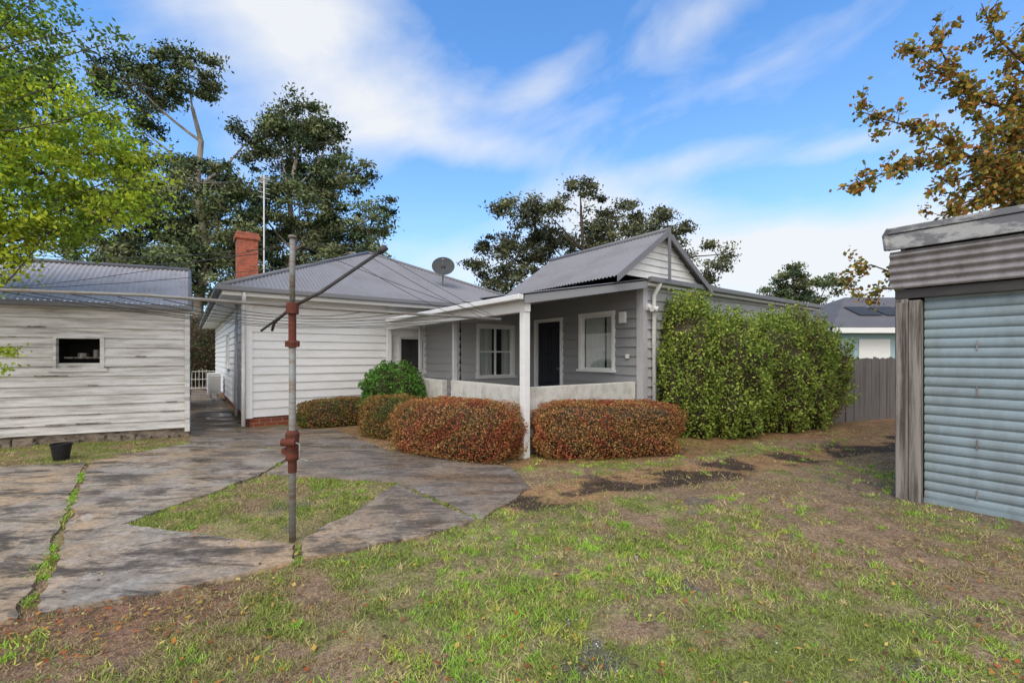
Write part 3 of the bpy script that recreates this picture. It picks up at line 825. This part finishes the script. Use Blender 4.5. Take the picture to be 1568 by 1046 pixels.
EUC=[(.145,.180,.082),(.100,.135,.068),(.205,.235,.110),(.070,.100,.054),(.165,.180,.090)]
bl=[(-24.0,18.9,2.5,1.5),(-20.7,19.5,2.4,1.2),(-25.9,17.2,1.4,1.2),(-22.2,13.7,2.6,1.7),(-24.4,11,3.1,2.0),(-20,9.7,3.5,2.0),(-26.5,8,3,2.2),(-18.8,16.9,1.2,1.7),(-26.2,14,1.8,1.5),(-19.2,12.7,2,1.4),(-23,7,3,2),(-19.5,6.5,3,2),(-27.5,11,1.6,1.6),(-24.2,15.6,1.4,.8)]
bl=[(x,30+random.uniform(-2,2),z,rx,rx*.8,rz) for x,z,rx,rz in bl]
tree('eucalyptus_tree',[(-21.5,30,0),(-21.2,30,5),(-20.8,30.2,9),(-21.3,30,13),(-21.0,30,16),(-21.6,30,18.3)],0.36,bl,0.55,0.95,110,0.27,EUC,'eucbark',limb_r=0.11,twig=.3)
bl=[(-15.2,18.0,2.6,1.7),(-12.9,16.5,1.8,1.3),(-17.2,15.2,2.0,1.7),(-14.2,14.8,2.4,1.4),(-11.4,14.0,2.2,1.2),(-14.7,11.9,2.9,1.7),(-10.4,10.9,2.1,1.3),(-15.6,9,3.1,1.8),(-10.7,8.6,2.2,1.2),(-13,6.5,3.4,1.6),(-16.6,17.5,1,1.2),(-12.5,10,2.2,1.5),(-17.5,12,1.6,1.5),(-17,6,3,2),(-9.2,12.8,1.0,.8)]
bl=[(x,31.5+random.uniform(-2,2),z,rx,rx*.8,rz) for x,z,rx,rz in bl]
tree('eucalyptus_tree',[(-16.5,31.5,0),(-16.2,31.5,5),(-15.5,31.5,9),(-15.8,31.5,13),(-15,31.5,17)],0.33,bl,0.55,0.95,110,0.27,EUC,'eucbark',limb_r=0.10,twig=.3)
EUC2=[(.135,.145,.080),(.105,.112,.066),(.18,.185,.10),(.075,.085,.052)]
bl=[(5.6,14.6,1.9,1.2),(.85,13.2,2.4,1.4),(3.0,12.4,1.6,1.2),(9.3,13.4,2.3,1.1),(13,12.6,2.0,1.3),(-1.3,10.7,1.9,1.5),(3.5,10.8,2.8,1.6),(8.3,10.7,3.2,1.5),(12.5,10.2,2.5,1.4),(16.2,9.5,1.6,1.2),(-2.9,8.6,1.6,1.1),(.8,7.6,3.2,1.6),(7,7.3,4,1.6),(14.5,7.5,3,1.4),(6.6,12.4,1.6,1.0),(11,12,1.5,1.0),(0.5,10,2,1.2)]
bl=[(x,36+random.uniform(-2,2),z,rx,rx*.7,rz) for x,z,rx,rz in bl]
tree('eucalyptus_tree',[(6,36,0),(6,36,4),(5.5,36,7.5),(5.8,36,10),(5.6,36,13)],0.35,bl,0.58,0.95,115,0.29,EUC2,'bark',limb_r=0.11,twig=.35)
bl=[(28.5,45,11.0,.9,.9,1.2),(28.0,45,8.8,2.0,1.6,1.3),(31.8,45,8.6,1.8,1.5,1.1),(26.5,45,8,1.3,1.3,.9),(29,45,7,3,1.5,1)]
tree('distant_tree',[(29,45,0),(29,45,4),(28.5,45,9.5)],0.3,bl,0.6,1.1,110,0.34,EUC,'bark',limb_r=.10,twig=.3)
bl=[(34.8,46,7.3,.9,.9,.55)]
tree('distant_tree',[(34.8,46,0),(34.8,46,4),(34.8,46,7)],0.15,bl,0.4,0.6,120,0.28,EUC,'bark',limb_r=.06)

bl=[]
for x in np.arange(-60,75,3.2):
    bl.append((x,58+random.uniform(-4,4),random.uniform(1.5,3.3),2.8,2,random.uniform(1.6,2.6)))
for x in np.arange(-34,-14,2.3): bl.append((x,30+random.uniform(-1,3),random.uniform(1.5,3.5),2.2,1.6,2.4))
P,Cc,_=crown(bl,0.9,0.6,120,EUC)
leaf_mesh('distant_tree_line',P,0.50,Cc,mat='farleaf')

LG=[(.36,.46,.045),(.26,.37,.04),(.48,.54,.055),(.18,.28,.04),(.42,.49,.05)]
bl=[(-7.45,5.2,.85,.7),(-6.6,4.75,.65,.55),(-7.45,3.87,.9,.6),(-6.05,4.3,.48,.48),(-7.85,2.85,.5,.5),(-6.9,3.4,.5,.42),(-6.0,3.75,.34,.38),(-8.2,5.6,.8,.9),(-8.9,4.5,1,1.5),(-8.25,1.6,.22,.4),(-7.9,6.4,.7,.6),(-8.2,3.4,.6,.6),(-7.0,4.3,.6,.5),(-5.65,3.95,.30,.30),(-6.6,5.5,.4,.3),(-5.6,4.5,.25,.25)]
bl=[(x,7.0+random.uniform(-.5,.3),z,rx,rx*.9,rz) for x,z,rx,rz in bl]
tree('green_leafy_tree',[(-9.3,6.6,0),(-9.2,6.6,1.5),(-9.0,6.7,3),(-8.8,6.9,4.5),(-8.5,6.9,6)],0.12,bl,0.16,0.80,70,0.068,LG,'bark',limb_r=0.018,twig=.45,asp=.6,spread=.75,mat='leaf')
DG=[(.12,.20,.045),(.16,.26,.05),(.09,.14,.04)]
bl=[(-6.3,5.2,6.0,.75,.6,.35),(-5.6,5.2,5.7,.5,.5,.25),(-5.1,5.2,5.35,.35,.5,.18),(-6.1,5.2,5.3,.6,.5,.35),(-5.4,5.2,4.7,.3,.3,.35),(-4.75,5.2,5.2,.2,.3,.15),(-4.7,5.2,4.5,.18,.3,.12),(-5.9,5.2,4.6,.4,.3,.3)]
tree('dark_leafed_tree',[(-7.6,4.6,0),(-7.4,4.8,2),(-7.3,5.0,4),(-7.0,5.2,5.0)],0.08,bl,0.17,0.6,60,0.06,DG,'bark',limb_r=0.011,twig=.6,asp=.5,spread=.7,mat='leaf')

# autumn tree behind the garage
ma=empty('autumn_maple_tree',(8.3,7.6,0)); off=np.array([8.3,7.6,0])
b=B(); tp=[(8.9,7.9,0),(8.9,7.8,1.5),(8.8,7.6,3),(8.6,7.4,4.5),(8.5,7.2,5.6),(8.4,7.1,7.2)]
b.tube([np.array(p)-off for p in tp],[.12,.10,.08,.05,.035,.012],8,cap=False)
paths=[[(8.5,7.2,5.4),(7.3,7,5.6),(6.6,6.9,6.0),(6.05,6.8,6.25)],[(7.3,7,5.6),(6.9,7,6.1),(6.5,6.9,6.6)],
 [(8.6,7.3,4.5),(7.2,7,4.7),(6.4,6.9,5.05),(5.85,6.9,5.2),(5.3,6.8,5.3)],[(7.2,7,4.7),(6.4,6.9,4.6),(5.7,6.9,4.35),(5.25,6.8,4.15)],
 [(8.6,7.3,4.2),(7.5,7,4.1),(7.0,7,3.9),(6.7,7,3.75)],[(8.6,7.3,5),(7.6,7,5.1),(7.25,7,5.45),(7.1,7,6.0)],
 [(8.7,7.4,3.6),(7.9,7.1,3.6),(7.3,7,3.75)],[(8.5,7.2,5.8),(8.3,7,6.4),(8.4,7,7.0)],[(8.5,7.2,5.0),(8.9,7,5.6),(9.6,7,6)],
 [(8.6,7.4,4.0),(9,7,4.4),(9.9,7,4.7)],[(8.4,7.2,6.2),(7.6,7,6.6),(7.4,7,7.1)],
 [(8.6,7.3,4.6),(7.5,6.9,4.5),(6.95,6.9,4.3),(6.5,6.9,4.15)],[(8.8,7.7,2.4),(7.0,7.6,2.8),(6.3,7.8,3.15),(6.0,7.8,3.05)],
 [(7.0,7.6,2.8),(6.4,7.7,2.7),(6.1,7.8,2.6)],[(8.5,7.2,4.9),(8.0,6.9,4.9),(7.7,6.9,5.1)],[(8.6,7.2,4.4),(7.8,6.8,4.9),(7.6,6.8,4.7)],[(8.6,7.2,4.2),(7.9,6.8,4.2),(7.5,6.8,4.4)],[(8.5,7.2,5.6),(7.9,6.9,5.5),(7.6,6.9,5.8)],[(8.6,7.2,4.1),(8.1,6.9,3.9),(7.7,6.8,3.9)],
 [(8.6,7.2,4.7),(7.9,6.7,4.6),(7.3,6.7,4.8)],[(8.5,7.1,5.3),(7.9,6.8,5.2),(7.4,6.8,5.0)],[(8.6,7.2,4.3),(8.0,7.2,4.5),(7.3,7.2,4.3)],[(8.6,7.2,3.9),(7.8,7.0,4.0),(7.2,7.1,4.1)]]
MP=np.array([(.42,.20,.055),(.38,.27,.06),(.27,.24,.055),(.22,.23,.055),(.34,.15,.045),(.48,.34,.08),(.18,.18,.055)])
P=[];Cc=[]
for pa in paths:
    pa=[Vector(p) for p in pa]
    b.tube([p-Vector(off) for p in pa],[.022*(1-.75*k/(len(pa)-1)) for k in range(len(pa))],5,cap=False)
    for s0,s1 in zip(pa[:-1],pa[1:]):
        L=(s1-s0).length
        for k in range(int(L*15)+1):
            o=s0.lerp(s1,random.random()); dv=Vector((random.uniform(-1,.6),random.uniform(-1,1),random.uniform(-.9,1)))*random.uniform(.12,.36)
            e=o+dv; b.tube([o-Vector(off),e-Vector(off)],[.006,.003],3,cap=False)
            n=random.randint(8,30); f=R.uniform(.3,1.15,(n,1))
            q=np.array(o)+(np.array(e)-np.array(o))*f+R.normal(size=(n,3))*.045
            P.append(q); Cc.append(MP[R.integers(len(MP),size=n)]*R.uniform(.7,1.2,(n,1)))
P=np.vstack(P);Cc=np.vstack(Cc)
leaf_mesh('foliage',P-off,0.080,Cc,ma,asp=.75,droop=.3)
b.obj('trunk_and_branches',M['bark'],ma,smooth=True)

# hedges
def hedge(name, c, r, rz, n, size, pal, p=3.5, lump=0.10, asp=.6, zmin=0.02, fq=1.4, parent=None, fuzz=.055):
    e=empty(name,(c[0],c[1],0),rz)
    if parent is not None: e.parent=parent
    d=R.normal(size=(n,3)); d/=np.linalg.norm(d,axis=1)[:,None]
    def rad(d):
        k=1/((np.abs(d)**p).sum(1))**(1/p)
        w=fbm(d[:,0]*2.2+5+d[:,2]*1.3+c[0],d[:,2]*2.6+d[:,1]*2.2+c[1],fq,int(abs(c[0]*10))+3)
        return k*(1+lump*2*(w-0.5))
    s=rad(d)*(1-np.abs(R.normal(size=n))*fuzz+R.uniform(-.01,.04,n))
    Pn=d*s[:,None]*np.array(r); Pn[:,2]+=c[2]
    keep=Pn[:,2]>zmin; Pn=Pn[keep]
    pal=np.array(pal); w=fbm(Pn[:,0]*1.0+Pn[:,2],Pn[:,1]+Pn[:,2]*.7,2.6,77,3)
    idx=np.clip(((w-0.30)/0.4*len(pal)+R.normal(size=len(w))*.8),0,len(pal)-1).astype(int)
    cc=pal[idx]*R.uniform(.6,1.35,(len(w),1))
    leaf_mesh('foliage',Pn,size,cc,e,asp)
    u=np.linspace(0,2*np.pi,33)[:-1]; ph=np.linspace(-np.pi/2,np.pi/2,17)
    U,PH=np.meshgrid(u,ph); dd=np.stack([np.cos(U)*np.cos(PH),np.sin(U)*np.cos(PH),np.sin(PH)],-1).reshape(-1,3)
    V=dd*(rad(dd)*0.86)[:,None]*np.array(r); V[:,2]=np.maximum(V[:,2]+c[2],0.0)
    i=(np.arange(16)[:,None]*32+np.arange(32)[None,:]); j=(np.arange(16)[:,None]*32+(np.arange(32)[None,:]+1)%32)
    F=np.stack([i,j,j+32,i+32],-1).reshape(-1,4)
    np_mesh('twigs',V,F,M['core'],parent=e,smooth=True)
    return e
RED=[(.47,.18,.09),(.42,.21,.09),(.36,.23,.08),(.48,.23,.10),(.30,.20,.07),(.38,.13,.065)]
ang2=math.atan2(1.0,-1.85)
hedge('copper_hedge',(-0.88,7.02,0.41),(1.08,.52,.45),ang2,32000,.034,RED,p=4.2,lump=.13,fuzz=.075)
hedge('copper_hedge',(1.50,7.12,0.39),(1.20,.54,.43),math.atan2(.45,2.4),34000,.034,RED[::-1],p=4.2,lump=.13,fuzz=.075)
RG=[(.32,.19,.07),(.22,.22,.06),(.36,.15,.06),(.16,.17,.05)]
hedge('copper_hedge',(-2.30,8.55,0.36),(.62,.40,.42),ang2,14000,.036,RG,p=4,lump=.15)
hedge('copper_hedge',(-3.75,10.0,0.28),(.95,.33,.33),RZ,12000,.038,RG,p=4,lump=.15)
GB=[(.11,.24,.05),(.16,.31,.06),(.08,.17,.04)]
hedge('green_shrub',(-2.62,9.75,0.72),(.66,.55,.64),0,13000,.055,GB,p=2.2,lump=.34,fuzz=.12)
YB=[(.25,.34,.07),(.36,.43,.085),(.18,.26,.055),(.44,.48,.105),(.22,.31,.065)]
BB=[(.25,.34,.07),(.34,.42,.085),(.17,.23,.055),(.26,.19,.09),(.30,.32,.08)]
bush=empty('pittosporum_bush')
for k,(c,r,n,pal) in enumerate([((3.45,8.75,1.20),(.62,.70,1.42),21000,YB),((4.15,8.70,1.02),(.68,.75,1.28),19000,YB),((4.72,9.25,0.95),(.62,.7,1.02),13000,YB[::-1]),((5.35,9.30,1.05),(.70,.75,1.30),17000,YB[::-1]),((6.1,9.75,1.1),(.72,.75,1.34),17000,BB),((6.75,10.1,1.05),(.66,.7,1.15),14000,BB[::-1])]):
    hedge('bush_mass',c,r,.4,n,.057,pal,p=2.4,lump=.42,fq=2.2,parent=bush,fuzz=.13)
P=[];Cc=[];yb=np.array(YB)
bt=B()
for k in range(420):
    c=random.choice([(3.45,8.7,2.35,.55),(4.15,8.7,2.1,.6),(4.75,9.1,1.8,.6),(5.35,9.25,2.1,.6),(6.1,9.7,2.2,.65),(6.75,10.0,2.0,.6)])
    a=random.uniform(0,6.28); rr=c[3]*math.sqrt(random.random()); 
    o=np.array([c[0]+rr*math.cos(a),c[1]+rr*.8*math.sin(a),c[2]-rr*.35]); L=random.uniform(.1,.6)
    if random.random()<.5:
        o=np.array([c[0]+1.15*c[3]*math.cos(a),c[1]-1.0*c[3]*abs(math.sin(a)),random.uniform(.4,c[2]-.3)])
        e=o+np.array([random.uniform(-.1,.1),-random.uniform(.04,.25),L*.5])
    else: e=o+np.array([random.uniform(-.14,.14),random.uniform(-.12,.12),L])
    n=int(L*90)+4
    bt.tube([o,e],[.005,.002],3,cap=False)
    P.append(o+(e-o)*R.uniform(0,1.05,(n,1))+R.normal(size=(n,3))*.03); Cc.append(yb[R.integers(len(yb),size=n)]*R.uniform(.8,1.3,(n,1)))
leaf_mesh('shoot_leaves',np.vstack(P),.055,np.vstack(Cc),bush,.6); bt.obj('stems',M['bark'],bush)
hedge('side_shrub',(hw(-1.35,5.5)[0],hw(-1.35,5.5)[1],.9),(.35,1.5,1.1),RZ,9000,.06,GB,p=2.4,lump=.25)
hedge('front_garden_bush',(hw(-.6,17)[0],hw(-.6,17)[1],1.6),(2.5,1.2,1.9),RZ,9000,.14,[(.09,.12,.045),(.14,.11,.07),(.17,.13,.09)],p=2.4,lump=.25)

# ------------------------------------------------------------------ grass
def blades(P,H,Wd,cols,name,lean=0.5):
    N=len(P); th=R.uniform(0,2*np.pi,N); ph=R.uniform(0,2*np.pi,N)
    side=np.stack([np.cos(th),np.sin(th),np.zeros(N)],1)*Wd[:,None]*.5
    ln=np.stack([np.cos(ph),np.sin(ph),np.zeros(N)],1)*(H*R.uniform(0,lean*2,N))[:,None]
    up=np.zeros((N,3)); up[:,2]=H
    V=np.stack([P-side,P+side,P+ln+up],1).reshape(-1,3)
    F=np.arange(3*N).reshape(N,3)
    return np_mesh(name,V,F,M['blade'],np.repeat(cols,3,axis=0))
N=640000
y=1.75*(9.5/1.75)**R.uniform(0,1,N)**1.15
x=R.uniform(-1.3,1.3,N)*(y+0.3)
on,path,edge,shedm,litter,gr,dead,green,bare,hed=masks(x,y)
island=inside(x,y,[(-3.52,4.06),(-3.22,5.68),(-1.42,5.33),(-1.78,3.66)])
clump=fbm(x,y,14,202,2)
prob=np.clip(0.45+0.50*green-0.20*dead-0.70*gr,0.06,1)*(1-0.90*np.clip(bare,0,1))*(0.30+1.35*sstep(.35,.65,clump))
prob=np.where(island,0.95,prob)
prob*= (x<8)&~(inside(x,y,GARF))
keep=(~on)&(R.uniform(size=N)<prob)
x=x[keep];y=y[keep];green=green[keep];dead=dead[keep];island=island[keep];N=len(x)
g1=np.array([.27,.335,.07]);g2=np.array([.48,.41,.18]);g3=np.array([.37,.26,.16])
mixv=np.clip(green*0.95-dead*.70+R.normal(size=N)*.28,0,1)[:,None]
dm=(np.clip(dead+R.normal(size=N)*.3,0,1)*.7)[:,None]
gs=g2*(1-dm)+g3*dm
cols=(gs*(1-mixv)+g1*mixv)*R.uniform(.5,1.3,(N,1))
P=np.stack([x,y,np.full(N,-0.006)],1)
H=(R.uniform(.008,.026,N)*(0.6+.7*green)+0.0008*y)
blades(P,H,0.0040+0.0010*y,cols,'lawn_grass',1.1)
P=[];Hh=[];Cc=[]
def tuft(x,y,n,h,sp,c):
    P.append(np.stack([x+R.normal(size=n)*sp,y+R.normal(size=n)*sp,np.full(n,0.0)],1)); Hh.append(R.uniform(.4,1.0,n)*h)
    Cc.append(np.array(c)*R.uniform(.7,1.3,(n,1)))
cnt=0
while cnt<1450:
    y0=1.8*(8/1.8)**random.random(); x0=random.uniform(-1.2,1.25)*y0
    X0=np.array([x0]);Y0=np.array([y0])
    on,path,edge,shedm,litter,gr,dead,green,bare,hed=masks(X0,Y0)
    if on[0] or inside(X0,Y0,GARF)[0]: continue
    clus=float(fbm(np.array(x0),np.array(y0),0.9,123))
    if random.random()> (0.06+max(0,(clus-.47))*4.5)*(1-.75*bare[0]): continue
    cnt+=1
    tuft(x0,y0,random.randint(12,42),random.uniform(.02,.05),random.uniform(.012,.05),random.choice([(.27,.45,.06),(.32,.50,.065),(.22,.36,.06),(.42,.46,.09),(.52,.45,.20)]))
for k in range(150):
    f=random.random()**.8; x0=-2.88+(-6.15+2.88)*f; y0=2.62+(6.43-2.62)*f
    if float(fbm(np.array(x0),np.array(y0),2.5,9))>.46: tuft(x0+random.uniform(-.015,.015),y0+random.uniform(-.015,.015),random.randint(8,30),random.uniform(.015,.04),.013,(.28,.46,.055))
for (p,q,n) in (((-1.38,5.36),(-.32,4.18),22),((-1.60,3.35),(-1.76,3.64),8),((-3.4,7.2),(-5.7,7.8),20),((-3.2,5.75),(-3.4,7.2),16),((-3.5,4.0),(-1.75,3.6),30),((-3.55,4.1),(-3.2,5.7),20),((-3.2,5.7),(-1.4,5.36),30)):
    for k in range(n):
        f=random.random(); tuft(p[0]+(q[0]-p[0])*f,p[1]+(q[1]-p[1])*f,random.randint(6,16),random.uniform(.015,.04),.014,(.27,.34,.08))
P=np.vstack(P);Hh=np.concatenate(Hh);Cc=np.vstack(Cc)
blades(P,Hh,0.005+0.0010*P[:,1],Cc,'grass_tufts',0.9)

# fallen leaves
N=16000
y=1.75*(11.5/1.75)**R.uniform(0,1,N); x=R.uniform(-1.3,1.25,N)*y
on,path,edge,shedm,litter,gr,dead,green,bare,hed=masks(x,y)
pr=np.where(on,0.015,0.11+0.65*edge+0.60*litter+.6*hed+0.14*sstep(1,4,x)+.15*path)
keep=(R.uniform(size=N)<pr)&~inside(x,y,GARF); x=x[keep];y=y[keep];N=len(x); on=on[keep]
pal=np.array([(.50,.22,.06),(.60,.38,.10),(.34,.14,.06),(.24,.13,.08),(.62,.48,.15),(.42,.13,.05),(.14,.08,.05)])
Cn=np.stack([x,y,np.where(on,.028,.022)],1)
a=R.normal(size=(N,3)); a[:,2]*=.25; a/=np.linalg.norm(a,axis=1)[:,None]; bb_=np.cross(a,[0,0,1.0]); bb_+=R.normal(size=(N,3))*.2
s=(R.uniform(.018,.042,N))[:,None]
V=np.stack([Cn+a*s*.5,Cn+bb_*s*.3,Cn-a*s*.5,Cn-bb_*s*.3],1).reshape(-1,3)
np_mesh('fallen_leaves',V,np.arange(4*N).reshape(N,4),M['leaf'],np.repeat(pal[R.integers(len(pal),size=N)]*R.uniform(.7,1.2,(N,1)),4,axis=0))

# pebbles
N=18000
y=1.8*(6/1.8)**R.uniform(0,1,N); x=R.uniform(-.2,1.25,N)*y
on,path,edge,shedm,litter,gr,dead,green,bare,hed=masks(x,y)
keep=(~on)&(R.uniform(size=N)<(0.03+0.5*gr+.10*shedm)); x=x[keep];y=y[keep];N=len(x)
dirs=np.array([(1,0,0),(0,1,0),(-1,0,0),(0,-1,0),(0,0,.7),(0,0,-.7)])
s=R.uniform(.003,.009,N)*np.where(R.uniform(size=N)<.04,2.2,1)
V=(np.stack([x,y,np.full(N,.003)],1)[:,None,:]+dirs[None]*s[:,None,None]*R.uniform(.7,1.3,(N,6,1))).reshape(-1,3)
fc=np.array([(0,1,4),(1,2,4),(2,3,4),(3,0,4),(1,0,5),(2,1,5),(3,2,5),(0,3,5)])
F=(np.arange(N)[:,None,None]*6+fc[None]).reshape(-1,3)
gc=R.uniform(.09,.34,(N,1))*np.array([[1,.94,.87]]); wh=R.uniform(size=N)<.10; gc[wh]=R.uniform(.45,.80,(wh.sum(),1))
mpb,t=new_mat('pebble_stone'); at=t.n('ShaderNodeAttribute',attribute_name='Col'); finish(t,at.outputs[0],.85)
np_mesh('gravel_pebbles',V,F,mpb,np.repeat(gc,6,axis=0))

# ------------------------------------------------------------------ sky and light
SUN_EL=math.radians(50); SUN_AZ=math.radians(200)
w=bpy.data.worlds.new('World'); scene.world=w; w.use_nodes=True
t=NT(w.node_tree)
sky=t.n('ShaderNodeTexSky'); sky.sky_type='NISHITA'; sky.sun_disc=False; sky.sun_elevation=SUN_EL; sky.sun_rotation=SUN_AZ
sky.air_density=1.0; sky.dust_density=0.6; sky.ozone_density=2.0
tc=t.n('ShaderNodeTexCoord'); dirv=tc.outputs['Generated']
def blob(x,z,rot,sx,sz):
    c=Vector((x,1,z)).normalized()
    sub=t.n('ShaderNodeVectorMath',operation='SUBTRACT'); t.l(dirv,sub.inputs[0]); sub.inputs[1].default_value=c
    az=math.atan2(-c.x,c.y)
    mp_=t.n('ShaderNodeMapping'); mp_.vector_type='TEXTURE'
    mp_.inputs['Rotation'].default_value=(0,-rot,az); mp_.inputs['Scale'].default_value=(sx,0.83,sz)
    t.l(sub.outputs[0],mp_.inputs['Vector'])
    ln=t.n('ShaderNodeVectorMath',operation='LENGTH'); t.l(mp_.outputs[0],ln.inputs[0])
    mr=t.n('ShaderNodeMapRange',interpolation_type='SMOOTHSTEP'); t.l(ln.outputs['Value'],mr.inputs[0])
    mr.inputs[1].default_value=0.0; mr.inputs[2].default_value=1.0; mr.inputs[3].default_value=1.0; mr.inputs[4].default_value=0.0
    return mr.outputs[0]
bs=[(-.48,.74,-.3,.40,.20,1.30),(-.36,.50,.35,.36,.11,.85),(-.10,.47,-.05,.27,.05,.7),(.10,.64,.45,.22,.05,.6),(.42,.76,.3,.26,.05,.55),(.20,.32,.0,.32,.11,1.35),(.55,.25,0,.45,.10,1.1),(.95,.20,0,.6,.14,1.3),(.42,.44,.05,.22,.045,.8),(.73,.47,0,.14,.03,.55),(-.08,.20,0,.3,.12,.9)]
tot=None
for (x,z,r,sx,sz,k) in bs:
    m_=t.math('MULTIPLY',blob(x,z,r,sx,sz),k)
    tot=m_ if tot is None else t.math('ADD',tot,m_)
sp_=t.n('ShaderNodeSeparateXYZ'); t.l(dirv,sp_.inputs[0])
vr=t.n('ShaderNodeVectorRotate',rotation_type='Y_AXIS'); t.l(dirv,vr.inputs['Vector']); vr.inputs['Angle'].default_value=0.30
mp=t.n('ShaderNodeMapping'); mp.inputs['Scale'].default_value=(1.0,1.0,2.8); t.l(vr.outputs[0],mp.inputs[0])
n1=noise(t,mp.outputs[0],2.8,6,0.58,0.4); n2=noise(t,dirv,3.4,4,0.55,0.2)
nn=t.math('ADD',t.math('MULTIPLY',n1,.55),t.math('MULTIPLY',n2,.45))
dens=t.math('ADD',t.math('MULTIPLY',tot,0.30),nn)
# unseen bright cloud behind the camera, added to light the house walls
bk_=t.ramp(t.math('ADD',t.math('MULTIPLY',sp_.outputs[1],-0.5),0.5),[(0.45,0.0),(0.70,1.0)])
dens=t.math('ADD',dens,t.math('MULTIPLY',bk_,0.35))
cl=t.ramp(dens,[(0.50,0.0),(0.64,0.34),(0.88,0.95)])
bl_=t.mix(1.0,sky.outputs[0],(0.98,1.56,2.02),'MULTIPLY')
hz=t.ramp(sp_.outputs[2],[(0.0,0.80),(0.16,0.45),(0.34,0.14),(0.55,0.0)])
bl_=t.mix(hz,bl_,(4.4,5.3,6.2))
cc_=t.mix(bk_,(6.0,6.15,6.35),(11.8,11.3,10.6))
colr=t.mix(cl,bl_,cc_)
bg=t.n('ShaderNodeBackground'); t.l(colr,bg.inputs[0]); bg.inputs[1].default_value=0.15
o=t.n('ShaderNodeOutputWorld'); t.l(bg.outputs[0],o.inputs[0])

sl=bpy.data.lights.new('sun','SUN'); sl.energy=1.5; sl.angle=math.radians(28); sl.color=(1,.92,.82)
so=bpy.data.objects.new('sun',sl); link(so)
sdv=Vector((math.sin(SUN_AZ)*math.cos(SUN_EL),math.cos(SUN_AZ)*math.cos(SUN_EL),math.sin(SUN_EL)))
so.rotation_euler=(-sdv).to_track_quat('-Z','Y').to_euler()

cam=bpy.data.cameras.new('camera'); cam.sensor_width=36; cam.lens=15.61; cam.shift_y=0.014; cam.clip_end=2000; cam.clip_start=0.05
co=bpy.data.objects.new('camera',cam); link(co); co.location=(0,0,1.55); co.rotation_euler=(math.radians(90),0,0)
scene.camera=co
scene.view_settings.view_transform='Standard'; scene.view_settings.look='None'; scene.view_settings.exposure=0
